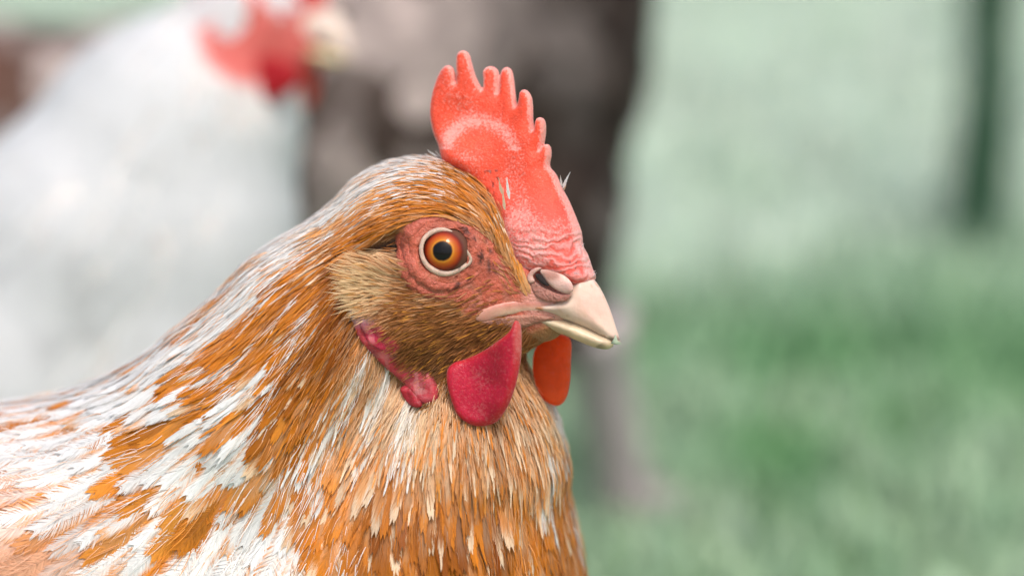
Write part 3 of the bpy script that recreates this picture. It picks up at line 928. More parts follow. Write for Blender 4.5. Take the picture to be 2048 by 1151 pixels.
# ---- eyelid rims: pale inner rim, pink wrinkled outer folds, drawn on the orbit
def ring_on_face(pts, rad, off, colour, name, mat, sub=6, seg=10, sq=None, noise=.12):
    pp = curve_pts(pts, sub)
    P = FH0.hit(pp[:, 0], pp[:, 1], off)
    # keep the rim smooth
    for _ in range(4):
        P[:, 1] = (np.roll(P[:, 1], 1) + P[:, 1] * 2 + np.roll(P[:, 1], -1)) / 4
    n = len(P)
    T = np.roll(P, -1, 0) - np.roll(P, 1, 0); T /= np.linalg.norm(T, axis=1, keepdims=True)
    N_ = -np.tile(HEAD.l, (n, 1)); B = np.cross(T, N_); B /= np.linalg.norm(B, axis=1, keepdims=True); N_ = np.cross(B, T)
    r = np.interp(np.linspace(0, 1, n), np.linspace(0, 1, len(rad) + 1), list(rad) + [rad[0]])
    a = np.linspace(0, 2 * np.pi, seg, endpoint=False)
    V = P[:, None] + r[:, None, None] * (np.cos(a)[None, :, None] * B[:, None] + (sq or .8) * np.sin(a)[None, :, None] * N_[:, None])
    V = V * 1.0 + (vnoise(V, 9, 5)[..., None] - .5) * noise * r[:, None, None]
    i = np.arange(n * seg).reshape(n, seg); j = np.roll(i, -1, 1)
    Q = np.stack([i, j, np.roll(j, -1, 0), np.roll(i, -1, 0)], -1).reshape(-1, 4)
    V = V.reshape(-1, 3)
    c = np.tile(np.asarray(colour), (len(V), 1)) * (.8 + .4 * vnoise(V, 7, 3))[:, None]
    spk = smooth01(.62, .72, vnoise(V, 12, 31)) * .8 * smooth01(895, 915, to_px(V)[0])
    c = c * (1 - spk[:, None])
    return mesh_obj(name, V, Q, mat, hen, c)
lid = ring_on_face([(846, 481), (864, 464), (888, 460), (911, 473), (929, 497), (941, 520), (925, 534), (903, 544), (879, 545), (856, 532), (843, 507)],
                   [.065, .075, .075, .065, .055, .05, .07, .085, .09, .08, .065], -.04, (.50, .34, .265), "eyelid", M_LID)
lid["label"] = "pale eyelid rim round the amber eye"
ring_on_face([(820, 470), (850, 442), (893, 438), (930, 462), (955, 500), (962, 530), (940, 555), (905, 570), (868, 567), (835, 548), (818, 510)],
             [.20, .19, .15, .12, .10, .10, .12, .15, .17, .20, .22], -.07, (.44, .10, .062), "orbital_ring", M_SKIN, noise=.5)
ring_on_face([(806, 462), (845, 428), (893, 424), (940, 450), (970, 495), (985, 535), (955, 570), (905, 590), (860, 586), (822, 563), (804, 510)],
             [.15, .14, .10, .08, .07, .07, .08, .10, .13, .16, .17], -.06, (.42, .092, .055), "orbital_ring", M_SKIN, noise=.6)
# ---- comb
COMB = [(893, 330), (880, 292), (868, 262), (861, 225), (865, 185), (876, 152), (890, 134), (904, 132), (914, 144), (916.5, 166), (918, 146), (918, 120), (923, 106), (933, 102), (942, 108), (947, 130),
        (953, 155), (964, 178), (966, 160), (965, 143), (971, 134), (980, 132), (989, 138), (992.5, 152), (993.5, 186), (995, 152), (998, 139), (1006, 133), (1016, 138), (1022, 155), (1027, 185), (1032, 212),
        (1038, 197), (1039, 186), (1047, 179), (1057, 182), (1066, 195), (1068, 215), (1068, 240), (1070.5, 260), (1074, 245), (1078, 237), (1085, 235), (1092, 240), (1094, 255), (1091, 278), (1086, 300), (1089, 292), (1096, 288),
        (1102, 294), (1103, 310), (1100, 332), (1112, 348), (1122, 372), (1136, 400), (1150, 435), (1160, 465), (1163, 490), (1173, 510), (1181, 535), (1188, 556), (1170, 575), (1130, 575), (1090, 565), (1055, 560), (1030, 540), (1005, 490), (985, 430), (960, 390), (925, 350)]
def comb_w(f, u, d):
    base = np.interp(u, [-1.2, 0.6, 2.0, 3.6, 5.6], [1.05, .98, .55, .32, .20])
    hump = .36 * np.exp(-(((f - .55) / .75) ** 2 + ((u - 2.6) / .60) ** 2))
    dent = -.10 * np.exp(-(((f - .30) / .40) ** 2 + ((u - 3.9) / .35) ** 2))
    return np.clip(base + hump + dent, .12, 1.2)
def comb_lc(f, u, d):
    return .10 * np.sin(f * 1.6) * np.clip(u / 4, 0, 1) - .12 * np.clip(u - 3.2, 0, 3) * np.sin(f * 2.5 + .5)
V, Q, dv, loc = inflate(COMB, 0, .4, lambda f, u: np.interp(u, [0, .8, 2, 4, 5.6], [.95, .90, .55, .26, .20]), .05, lc=comb_lc, wfun=comb_w, sub=4)
pxc, pyc = to_px(V)
cc = np.array([.85, .085, .036]) * (.9 + .2 * vnoise(V, 1.2, 3))[:, None]
cc = cc + (np.array([.74, .12, .10]) - cc) * smooth01(330, 480, pyc)[:, None] * .6
scurf_glint = smooth01(.13, .03, dv) * .8 + smooth01(.28, .1, dv) * .08 * smooth01(330, 260, pyc) + .28 * smooth01(.5, .8, vnoise(V, 1.4, 9))  # scurf, plus highlights painted along rim and tips
scurf_glint += .70 * np.exp(-(((np.hypot(pxc - 960, pyc - 310) - 68) / 16) ** 2)) * (pyc < 300)  # pale arc: highlight on the fold painted in
scurf_glint += .55 * smooth01(70, 20, np.hypot(pxc - 1050, (pyc - 480) * .7)) + .25 * smooth01(60, 10, np.hypot(pxc - 930, pyc - 330))
scurf_glint += .15 * smooth01(1130, 1160, pxc - (pyc - 440) * .35) + .9 * smooth01(.30, .1, dv) * smooth01(200, 130, pyc + .0 * pxc) * 0
scurf_glint = np.clip(scurf_glint, 0, 1.1)
wrk = smooth01(430, 490, pyc) * smooth01(1015, 1050, pxc)
pin = smooth01(.70, .76, vnoise(V, 13, 77)) * smooth01(.6, .75, vnoise(V, 1.3, 41)) * (pyc > 340)
cc = cc * (1 - .8 * pin[:, None])
mesh_obj("comb", V, Q, M_COMB, hen, cc, extra={"scurf": scurf_glint, "wrinkle": wrk})["label"] = "upright coral red comb with rounded pale tips"

# ---- wattles
WN = [(897, 745), (903, 790), (918, 830), (947, 851), (982, 846), (1013, 815), (1033, 772), (1044, 722), (1046, 685), (1044, 650), (1034, 640), (1022, 665), (985, 690), (935, 715), (908, 725)]
V, Q, dv, loc = inflate(WN, -1.55, .26, .24, .045, lc=lambda f, u, d: .16 * np.sin(f * 2.6 + u * .6) - .05 * (u + 3) + .14 * (vnoise(np.stack([f, u, f * 0], -1), 1.6, 3) - .5), wfun=lambda f, u, d: np.clip(.22 + .10 * np.clip(d, 0, .6) - .03 * (u + 4), .14, .4))
px_, py_ = to_px(V)
cc = np.array([.58, .014, .05]) * (.8 + .4 * vnoise(V, 1.3, 6))[:, None]
front = smooth01(1022, 1042, px_) * smooth01(760, 680, py_)
cc = cc + (np.array([.62, .30, .24]) - cc) * front[:, None] * .8
cc = cc + (np.array([.62, .03, .03]) - cc) * smooth01(.2, .03, dv)[:, None] * .6
mesh_obj("wattle", V, Q, M_WATTLE, hen, cc, extra={"scurf": np.clip(.12 + .5 * front + .25 * smooth01(.5, .8, vnoise(V, 2, 3)), 0, 1)})["label"] = "crimson wattle hanging below the cheek"
WF = [(1068, 740), (1076, 775), (1092, 800), (1115, 811), (1131, 798), (1139, 765), (1141, 720), (1142, 685), (1134, 672), (1112, 668), (1085, 680), (1070, 705)]
V, Q, dv, loc = inflate(WF, 1.15, .17, .18, .045, lc=lambda f, u, d: .08 * np.sin(f * 2))
cc = np.array([1.0, .22, .065]) * (.85 + .3 * vnoise(V, 1.5, 2))[:, None]  # light shining through is painted in as a bright orange base
mesh_obj("wattle", V, Q, M_THIN_BACKLIT, hen, cc, extra={"scurf": .1 * np.ones(len(V)) + .5 * smooth01(.1, .02, dv)})["label"] = "orange red wattle beyond the beak, backlit glow painted in its colour"

# ---- beak
UB = [(952, 634), (972, 616), (1005, 603), (1050, 598), (1095, 600), (1130, 588), (1150, 562), (1170, 548), (1190, 562), (1208, 592), (1222, 625), (1232, 655), (1241, 684), (1234, 688), (1222, 680),
      (1200, 670), (1178, 658), (1150, 647), (1110, 634), (1060, 627), (1010, 632), (968, 643)]
V, Q, dv, loc = inflate(UB, 0, .8, .55, .05, wfun=lambda f, u, d: np.clip(np.interp(f, [0.6, 1.6, 2.6, 3.6, 4.6, 5.2], [1.72, 1.42, 1.05, .78, .45, .16]), .12, 1.4))
px_, py_ = to_px(V)
cc = np.array([.70, .51, .41]) * (.9 + .2 * vnoise(V, 1.0, 3))[:, None]
cc = cc * (1 - (.35 * smooth01(.62, .75, vnoise(V, 6, 18)) * smooth01(.4, .7, vnoise(V, 1.2, 19)))[:, None] * np.array([.6, .8, 1.0]))
cc = cc + (np.array([.68, .40, .32]) - cc) * (smooth01(55, 10, np.hypot(px_ - 1185, py_ - 625)) * .6)[:, None]
cc = cc + (np.array([.74, .66, .50]) - cc) * (smooth01(640, 612, py_) * smooth01(1090, 1020, px_) * .5)[:, None]
st_ = smooth01(14, 3, np.abs(py_ - (614 + (px_ - 1060) * .12))) * smooth01(.45, .62, vnoise(V, 2.2, 8)) * smooth01(1130, 1100, px_)
cc = cc * (1 - st_[:, None] * np.array([.35, .6, .75]))
cc = cc * (.90 + .16 * vnoise(np.stack([np.hypot(px_ - 1120, py_ - 700) / 9.0, V[:, 1] * .8, py_ / 60.0], -1), 1.0, 6))[:, None]
tipd = smooth01(1205, 1225, px_) * smooth01(668, 678, py_) * smooth01(.35, .6, vnoise(V, 5, 3))
cc = cc * (1 - .7 * tipd[:, None])
mesh_obj("upper_beak", V, Q, M_HORN, hen, cc)
LB = [(1030, 643), (1060, 620), (1110, 627), (1150, 640), (1180, 653), (1205, 667), (1224, 679), (1227, 690), (1216, 698), (1195, 696), (1165, 685), (1125, 668), (1085, 656), (1050, 658)]
V, Q, dv, loc = inflate(LB, 0, .6, .35, .05, wfun=lambda f, u, d: np.clip(np.interp(f, [1.2, 2.6, 3.6, 4.6, 5.2], [.82, .69, .55, .34, .15]), .12, 1.2))
px_, py_ = to_px(V)
cc = np.array([.54, .42, .28]) * (.9 + .2 * vnoise(V, 1.5, 5))[:, None]
gd = smooth01(.52, .66, vnoise(V, 3.0, 4)) * smooth01(1120, 1160, px_) * smooth01(1222, 1200, px_)
cc = cc * (1 - .55 * gd[:, None])
mesh_obj("lower_beak", V, Q, M_HORN, hen, cc)
# horn lips running back to the corner of the mouth, and the skin fold below them
V, Q, dv, loc = inflate([(953, 637), (968, 618), (1005, 604), (1050, 598), (1100, 599), (1140, 606), (1138, 634), (1105, 632), (1060, 626), (1010, 630), (970, 644)], -1.2, .08, .16, .04, skin=FH0,
                        lc=lambda f, u, d: -.03 + .10 * smooth01(1.9, 2.5, f))
px_, py_ = to_px(V)
cc = np.array([.62, .42, .30]) * (.85 + .3 * vnoise(V, 2, 3))[:, None]
cc = cc + (np.array([.58, .20, .16]) - cc) * (smooth01(630 - (px_ - 960) * .05, 606, py_) * .85)[:, None]
cc = cc * (1 - (smooth01(.5, .66, vnoise(V, 3.5, 8)) * smooth01(1000, 1040, px_) * .5)[:, None] * np.array([.4, .7, .9]))
cc = cc + (np.array([.44, .17, .13]) - cc) * (smooth01(1030, 965, px_) * .8)[:, None]
mesh_obj("beak_lip", V, Q, M_HORN, hen, cc)
V, Q, dv, loc = inflate([(960, 644), (1010, 632), (1060, 629), (1100, 636), (1060, 648), (1040, 655), (1000, 654)], -1.0, .08, .09, .04, skin=FH0)
mesh_obj("gape_fold", V, Q, M_SKIN, hen, solid(V, (.36, .16, .11)) * (.7 + .6 * vnoise(V, 4, 3))[:, None])
# nostril with its flap
V, Q, dv, loc = inflate([(1080, 542), (1098, 535), (1122, 545), (1142, 563), (1147, 580), (1133, 587), (1112, 579), (1096, 566)], -.80, .10, .2, .035)
px_, py_ = to_px(V)
cc = np.array([.64, .40, .34]) * (.75 + .5 * vnoise(V, 4, 3))[:, None]
cc = cc + (np.array([.36, .14, .10]) - cc) * (smooth01(26, 8, np.hypot(px_ - 1102, (py_ - 548) * 1.4)) * .7)[:, None]
mesh_obj("nostril_flap", V, Q, M_LID, hen, cc)
V, Q, dv, loc = inflate([(1070, 550), (1077, 546), (1085, 552), (1093, 563), (1098, 572), (1087, 569), (1077, 561)], -.84, .07, .08, .025)
mesh_obj("nostril", V, Q, plain_mat("nostril_dark", (.012, .006, .005), .8, .1, 300), hen)  # dark solid standing in for the shade inside the opening
V, Q, dv, loc = inflate([(1056, 560), (1072, 562), (1092, 576), (1118, 587), (1142, 589), (1130, 602), (1098, 602), (1070, 590)], -.78, .06, .12, .03)
mesh_obj("nostril_rim", V, Q, M_SKIN, hen, solid(V, (.40, .17, .13)) * (.7 + .6 * vnoise(V, 4, 3))[:, None])
V, Q, dv, loc = inflate([(1054, 556), (1060, 542), (1074, 534), (1084, 536), (1074, 543), (1066, 552), (1070, 562), (1060, 566)], -.86, .05, .07, .025)
mesh_obj("nostril_rim", V, Q, M_LID, hen, solid(V, (.55, .30, .25)) * (.7 + .6 * vnoise(V, 4, 3))[:, None])

# ---- ear lobe: crimson folds with a pale upper end
for k, (poly, l0, w, cA) in enumerate([([(731, 620), (748, 608), (778, 636), (810, 684), (842, 730), (866, 772), (866, 800), (842, 806), (804, 770), (770, 722), (744, 672)], -1.95, .26, (.58, .06, .08)),
                                       ([(732, 640), (742, 632), (756, 665), (772, 695), (768, 703), (748, 690), (736, 665)], -1.85, .22, (.50, .03, .07)),
                                       ([(805, 775), (822, 770), (846, 795), (850, 812), (830, 812), (812, 795)], -1.9, .2, (.50, .03, .05))]):
    mp = np.mean(poly, 0); l0 = HEAD.to(FH0.hit(mp[0], mp[1]))[1]
    V, Q, dv, loc = inflate(poly, l0, w, .14, .04, skin=FH0, lc=lambda f, u, d: .16 * (vnoise(np.stack([f * 1.0, u, f * 0], -1), 3.2, 5) - .5) - (.13, .2, .15)[k], wfun=lambda f, u, d: .07 + .16 * vnoise(np.stack([f, u, f * 0], -1), 4.5, 9))
    px_, py_ = to_px(V)
    pale = smooth01(665, 625, py_)
    c = np.array(cA) + (np.array([.60, .48, .52]) - np.array(cA)) * pale[:, None] * .85
    mesh_obj("ear_lobe", V, Q, M_WATTLE, hen, c * (.6 + .8 * vnoise(V, 4.5, 5))[:, None], extra={"scurf": np.clip(.1 + .6 * pale + .9 * smooth01(.5, .8, vnoise(V, 5, 8)), 0, 1)})

# ---- plumage.  control points: px, py, flow dx, dy, length, width, lift, white share, tone (0 light - 1 dark), cream
CT = np.array([
    # crown and brow
    (1045, 575, -.35, -.94, .55, .12, .08, .05, .45, .30), (1018, 500, -.30, -.95, .75, .13, .10, .05, .55, .20), (1005, 430, -.35, -.93, .85, .14, .12, .15, .45, .30), (975, 385, -.70, -.70, .85, .16, .12, .25, .45, .2),
    (930, 350, -.92, -.35, .9, .18, .10, .45, .35, .25), (880, 325, -.99, .05, 1.0, .22, .10, .92, .2, .2), (930, 420, -.93, -.30, .9, .15, .12, .15, .6, .1), (860, 400, -.99, .05, 1.1, .18, .12, .25, .5, .15),
    (830, 432, -.97, .15, 1.1, .17, .16, .10, .7, .05), (770, 460, -.93, .36, 1.2, .19, .22, .08, .8, .05), (730, 510, -.85, .5, 1.2, .22, .25, .08, .95, .0),
    # nape
    (800, 340, -.93, .34, 1.2, .26, .08, .97, .1, .4), (730, 380, -.86, .5, 1.3, .28, .08, .95, .1, .4), (780, 400, -.93, .35, 1.3, .24, .10, .6, .2, .5), (660, 420, -.80, .6, 1.4, .30, .08, .97, .1, .3), (690, 470, -.83, .55, 1.4, .28, .10, .5, .25, .5),
    (590, 490, -.75, .66, 1.5, .34, .08, .88, .15, .15), (520, 560, -.76, .65, 1.6, .36, .08, .84, .15, .1), (440, 630, -.80, .6, 1.8, .40, .10, .76, .2, .1), (340, 715, -.92, .40, 2.1, .5, .12, .8, .2, .05),
    # side of the neck
    (640, 540, -.74, .67, 1.5, .34, .12, .38, .45, .1), (600, 620, -.68, .73, 1.6, .36, .14, .38, .5, .05), (690, 600, -.60, .8, 1.3, .32, .16, .08, .92, 0), (670, 690, -.52, .85, 1.5, .36, .18, .12, .8, 0), (520, 650, -.72, .7, 1.8, .40, .14, .45, .45, .05),
    (560, 720, -.62, .78, 1.9, .44, .16, .32, .55, .05), (460, 750, -.78, .62, 2.0, .5, .16, .48, .5, .05), (640, 770, -.55, .83, 1.7, .44, .18, .22, .55, .1), (720, 740, -.35, .93, 1.2, .40, .18, .30, .5, .6), (380, 800, -.93, .36, 2.2, .6, .16, .45, .5, .05),
    # cape over shoulder and wing
    (230, 800, -.98, .15, 2.8, .9, .16, .75, .2, 0), (80, 850, -.99, .12, 3.0, 1.1, .18, .70, .2, 0), (60, 960, -.97, .2, 3.0, 1.3, .18, .60, .25, 0), (250, 880, -.93, .32, 2.8, 1.0, .18, .78, .2, 0),
    (200, 980, -.87, .48, 2.8, 1.1, .2, .72, .25, 0), (130, 1090, -.80, .58, 2.6, 1.1, .2, .50, .4, 0), (380, 930, -.80, .58, 2.7, .95, .2, .75, .25, 0), (330, 1050, -.72, .68, 2.8, 1.05, .22, .75, .3, 0),
    (480, 920, -.66, .74, 2.5, .8, .2, .65, .3, .1), (470, 1040, -.52, .84, 2.9, 1.0, .22, .75, .3, 0), (430, 1140, -.5, .86, 2.9, 1.1, .22, .75, .3, 0), (560, 880, -.50, .86, 2.1, .65, .2, .55, .35, .2), (580, 1000, -.32, .94, 2.8, .9, .22, .72, .3, .05), (580, 1130, -.26, .96, 2.9, 1.0, .22, .75, .3, 0),
    # breast
    (680, 880, -.38, .92, 1.9, .6, .2, .38, .35, .5), (690, 990, -.2, .97, 2.2, .7, .22, .12, .55, .12), (690, 1110, -.15, .98, 2.5, .85, .22, .45, .5, .1),
    (780, 820, -.35, .92, 1.3, .34, .2, .35, .2, 1.1), (860, 830, -.1, .99, 1.2, .36, .2, .3, .2, 1.15), (860, 878, -.12, .98, 1.5, .42, .22, .2, .3, .6), (950, 878, .04, .99, 1.5, .40, .22, .15, .45, .5), (820, 920, -.1, .99, 1.8, .5, .22, .06, .6, .2), (900, 920, .0, 1, 1.8, .5, .22, .06, .65, .15), (1000, 925, .06, 1, 1.8, .5, .22, .08, .6, .2),
    (960, 820, .0, 1, 1.1, .34, .18, .1, .6, .5), (1040, 820, .12, .98, 1.2, .36, .16, .2, .3, .8), (1095, 835, .2, .97, 1.2, .4, .12, .75, .1, .9), (1060, 885, .15, .98, 1.6, .5, .18, .35, .3, .55),
    (790, 945, -.08, .99, 2.0, .55, .24, .06, .88, .05), (880, 965, .0, 1, 2.0, .55, .24, .06, .95, .06), (980, 970, .06, .99, 2.0, .55, .24, .10, .88, .10), (1070, 970, .12, .98, 2.0, .6, .2, .2, .5, .25), (1130, 930, .12, .98, 1.8, .6, .15, .25, .4, .2),
    (800, 1080, -.03, 1, 2.2, .65, .24, .12, .8, .05), (900, 1090, .02, 1, 2.2, .65, .24, .06, .9, 0), (1000, 1090, .06, .99, 2.2, .65, .22, .12, .7, .1), (1100, 1080, .1, .99, 2.2, .7, .2, .18, .6, .15), (1160, 1080, .08, .99, 2.2, .7, .15, .1, .5, .05),
    # off picture
    (0, 1200, -.95, .3, 3, 1.4, .2, .2, .2, 0), (-400, 1000, -1, 0, 3.2, 1.5, .2, .5, .3, 0), (-900, 950, -.9, -.45, 4, 1.6, .2, .5, .3, 0), (400, 1500, -.6, .6, 3, 1.3, .2, .5, .4, .1), (900, 1400, 0, 1, 2.6, 1.0, .2, .2, .6, .1)], float)
CV = CT[:, 4:]
CD = np.stack([CT[:, 2], np.zeros(len(CT)), -CT[:, 3]], -1)
flow = lambda p: idw(*to_px(p), CT, CD)
BALD = np.array([(1300, 250), (1095, 330), (1012, 395), (1016, 470), (1040, 540), (1064, 592), (1050, 596), (1015, 532), (975, 472), (925, 443), (885, 434), (820, 446), (778, 466), (738, 492), (697, 530), (712, 600), (752, 690), (806, 762), (836, 806), (852, 804), (880, 745), (905, 735), (960, 760), (1040, 700), (1060, 770), (1090, 800), (1150, 800), (1300, 700)], float)
gen = np.random.default_rng(21)
# stratify: dense small feathers on head and neck, larger ones on the body
P = sample_surface(VH, QH, 210000, None, gen)
px, py = to_px(P)
nrm = FH0.grad(P)
view = (P + np.array([0, 100.0, 0])); view /= np.linalg.norm(view, axis=1, keepdims=True)
facing = -(nrm * view).sum(1)
inframe = (px > -160) & (px < 2100) & (py < 1260)
keep = (poly_dist(BALD, px, py) < 0) & ((facing > -.75) | ~inframe)
# the crown under the comb and the far face stay bare
keep &= ~((px > 905) & (py < 560) & (np.abs((P - HEAD.O) @ HEAD.l) < .25) & (px > 940))
P, px, py = P[keep], px[keep], py[keep]
par = idw(px, py, CT, CV)
space = np.where(par[:, 1] > .7, .35, .23) * np.sqrt(par[:, 0] * par[:, 1]) * np.where((px > -100) & (px < 1300) & (py < 1230), .92, 1.7)
k = thin(P, np.maximum(space, .07))
P, px, py, par = P[k], px[k], py[k], par[k]
n = len(P)
neckf = smooth01(.75, .5, par[:, 1])
L = par[:, 0] * (.8 + .4 * gen.random(n)) * (1 + .25 * neckf); W = par[:, 1] * (.8 + .45 * gen.random(n)) * (1 - .22 * neckf); lift = par[:, 2] * (.5 + .8 * gen.random(n)) * np.where(par[:, 1] > .55, .55, 1.0)
jit = .20 * (gen.random((n, 3)) - .5)
S, Nn = spines(FH0, P, flow, L, lift, 8, .015 + .05 * W, jit)
def colouring(P, px, py, par, rnd=.30):
    """markings of each feather: middle, margin and tip colours and where they change"""
    n = len(P)
    patch = vnoise(P, .9, 33) * .6 + vnoise(P, 2.2, 34) * .4
    ang = np.arctan2(px - 880, py - 300); rad_ = np.hypot(px - 880, py - 300)
    kk = np.where(par[:, 1] < .5, 46.0, 27.0)
    streak = vnoise(np.stack([ang * kk, rad_ / 420.0, np.zeros(n)], -1), 1.0, 51)
    streak = np.clip((streak - .5) * 1.5 + .5, 0, 1)
    patch = .35 * patch + .65 * streak
    white = (gen.random(n) * rnd + patch * (1 - rnd)) < (par[:, 3] * np.where(par[:, 1] > .7, 1.02, .90) + .0)
    tone = np.clip(par[:, 4] + .35 * (gen.random(n) - .5) + .6 * (vnoise(np.stack([ang * kk, rad_ / 300.0, np.zeros(n)], -1), 1.0, 52) - .5), 0, 1)[:, None]
    org = np.where(tone < .5, LORG + (ORG - LORG) * tone * 2, ORG + (DORG - ORG) * (tone - .5) * 2)
    crm = np.clip(par[:, 5:6] + .35 * (gen.random((n, 1)) - .5), 0, 1)
    cream = CREAM * (.85 + .3 * gen.random((n, 1)))
    cA = np.where(white[:, None], WHITE, org * (.70 + .35 * gen.random((n, 1))))
    cA = cA + (cream - cA) * crm * np.where(white[:, None], .45, .9)
    mar = np.where(white[:, None], LORG + (ORG - LORG) * gen.random((n, 1)), org * 1.12)
    mar = mar + (cream - mar) * np.maximum(crm * .8, np.where(white[:, None], .0, .45 * (gen.random((n, 1)) < .2)))
    mu = np.where(white, np.where(par[:, 1] > .6, .36 + .32 * gen.random(n), .58 + .60 * gen.random(n)), .35 + .4 * gen.random(n))
    tipc = np.where(white[:, None], np.where(gen.random((n, 1)) < .85, WHITE, LORG), np.where(gen.random((n, 1)) < .06 + .6 * crm, cream, org))
    tipv = np.where(white, .88, .80)
    wing = smooth01(960, 1050, py) * smooth01(330, 190, px)                   # the peach wing corner
    wing = np.maximum(wing, smooth01(190, 100, px) * smooth01(905, 960, py))[:, None]
    for arr in (cA, mar, tipc):
        arr += (PEACH * (.9 + .25 * gen.random((n, 1))) - arr) * wing * .9
    return cA, mar, tipc, mu, tipv, white
cA, mar, tipc, mu, tipv, white = colouring(P, px, py, par)
shade = (.88 + .24 * gen.random(n))[:, None, None]
def make_cf(ix):
    def cf(v, u, side):
        nz = .22 * (np.random.default_rng(5).random(v.shape) - .5)
        m = smooth01(-.16, .16, u + nz - mu[ix][:, None])[..., None]
        c = cA[ix][:, None] * (1 - m) + mar[ix][:, None] * m
        tm = (smooth01(-.1, .1, v + .12 * u + nz * .6 - tipv[ix][:, None]) * .85)[..., None]
        c = c * (1 - tm) + tipc[ix][:, None] * tm
        return np.clip(c * shade[ix] * (1 + .28 * nz[..., None]), 0, .9)
    return cf
sx, sy = to_px(S[:, -1])
big = (L > 1.9) & (sx > 0) & (sx < 1190) & (sy > 700) & (sy < 1200) & (px > -60)
nf = FH0.grad(P); vw = P + np.array([0, 100.0, 0]); vw /= np.linalg.norm(vw, axis=1, keepdims=True)
big &= (-(nf * vw).sum(1) > .15)
size = L * W * big
order = np.argsort(-size)[:290]
single = np.zeros(n, bool); single[order[size[order] > 0]] = True
swp = np.clip(.50 - .13 * W - .05 * L, .18, .44)
VV, QQ, CC, off = [], [], [], 0
for lo_, hi_, M, sh in ((0, .95, 10, 0), (.95, 1.45, 18, 0), (1.45, 2.1, 24, .25), (2.1, 9, 38, .75)):
    ix = np.where((L >= lo_) & (L < hi_) & ~single)[0]
    if not len(ix): continue
    dense = (px[ix] > -100) & (px[ix] < 1300) & (py[ix] < 1230)
    for sub_, mm, s2 in ((ix[dense], M, sh), (ix[~dense], max(6, M // 5), .9)):
        if not len(sub_): continue
        Vf, Qf, Cf = vanes(S[sub_], Nn[sub_], W[sub_], mm, make_cf(sub_), gen, swp[sub_], fray=.45, sheet=s2, pointed=(lo_ < 2.0), rachis=cA[sub_] * .9 + .03)
        Vj, Qj = join_feathers(Vf, Qf)
        VV.append(Vj); QQ.append(Qj + off); CC.append(Cf.reshape(-1, 3)); off += len(Vj)
pl = mesh_obj("plumage", np.concatenate(VV), np.concatenate(QQ), M_FEATHER, hen, np.concatenate(CC), smooth=False)
pl["kind"] = "stuff"
ix = np.where(single)[0]
Vf, Qf, Cf = vanes(S[ix], Nn[ix], W[ix], 78, make_cf(ix), gen, swp[ix], fray=.3, sheet=.78, rachis=cA[ix] * .9 + .03)
for i in range(len(ix)):
    mesh_obj("feather", Vf[i], Qf, M_FEATHER, hen, Cf[i], smooth=False)
print("feathers", n, "single", len(ix), "quads", sum(len(q) for q in QQ))

# ---- loose fine barbs lying over the feathers, which soften their edges
P = sample_surface(VH, QH, 190000, (pxh > -150) & (pxh < 1300) & (pyh < 1240), gen)
px, py = to_px(P)
nf = FH0.grad(P); vw = P + np.array([0, 100.0, 0]); vw /= np.linalg.norm(vw, axis=1, keepdims=True)
k = (poly_dist(BALD, px, py) < -4) & (-(nf * vw).sum(1) > -.45)
P, px, py = P[k], px[k], py[k]
par = idw(px, py, CT, CV)
k = gen.random(len(P)) < np.clip(.03 + .38 * smooth01(.6, .28, par[:, 1]) + par[:, 5] * .25, 0, 1)
P, px, py, par = P[k][:60000], px[k][:60000], py[k][:60000], par[k][:60000]
n = len(P)
hA, hM, hT, _, _, hw_ = colouring(P, px, py, par, .10)
pick = gen.random((n, 1)) < np.where(hw_, .9, .6)[:, None]
hc_ = np.where(pick, hA, hM) * (.85 + .3 * gen.random((n, 1)))
Lh = np.clip(.45 * par[:, 0], .3, .9) * (.6 + .8 * gen.random(n))
S, Nn = spines(FH0, P, flow, Lh, .03 + .07 * gen.random(n), 5, par[:, 2] * (.35 + .75 * gen.random(n)) + .03, .42 * (gen.random((n, 3)) - .5))
Vb, Qb, Cb = bristles(S, Nn, .011 + .012 * gen.random(n), hc_, np.clip(hc_ * .7 + hT * .35, 0, .85), gen)
Vj, Qj = join_feathers(Vb, Qb)
lf = mesh_obj("down", Vj, Qj, M_FEATHER, hen, Cb.reshape(-1, 3), smooth=False)
lf["kind"] = "stuff"
print("down", n)

# ---- bristle feathers of the face.  px, py, dx, dy, length, lift, tone (0 tan .. 1 dark brown), density
BT = np.array([(1030, 620, -.9, .1, .35, .10, .5, .1), (990, 590, -.9, .2, .3, .10, .6, .06), (960, 560, -.8, .45, .3, .10, .6, .05), (930, 600, -.95, .25, .4, .12, .5, .14), (880, 590, -.95, .1, .4, .14, .45, .14), (840, 575, -.9, -.05, .4, .15, .4, .25),
               (960, 660, -.95, .25, .4, .12, .6, .25), (900, 650, -.98, .1, .7, .16, .65, .9), (840, 640, -.98, .02, .8, .22, .55, 1), (790, 600, -.95, -.05, .9, .35, .15, 1), (765, 545, -.75, -.5, .9, .55, .05, 1), (730, 560, -.95, -.1, .95, .65, .0, 1), (730, 600, -.92, .25, .95, .5, .05, 1),
               (780, 660, -.9, .3, .8, .25, .45, 1), (850, 700, -.93, .25, .8, .22, .85, 1), (920, 700, -.85, .45, .7, .2, .95, 1), (880, 735, -.75, .65, .8, .2, 1.0, 1), (980, 690, -.7, .6, .6, .14, .8, .8), (1080, 690, -.3, .95, .7, .1, .5, .6), (1050, 740, .0, 1, 1.0, .1, .5, .8), (1000, 740, 0, 1, 1.0, .1, .7, .8), (950, 780, 0, 1, 1.0, .1, .8, .8),
               (820, 470, -.9, .3, .25, .08, .4, .06), (880, 440, -1, 0, .3, .1, .4, .12), (940, 455, -.85, -.3, .3, .1, .3, .12), (985, 510, -.5, -.8, .3, .1, .4, .08), (1015, 570, -.5, -.8, .3, .1, .4, .10)], float)
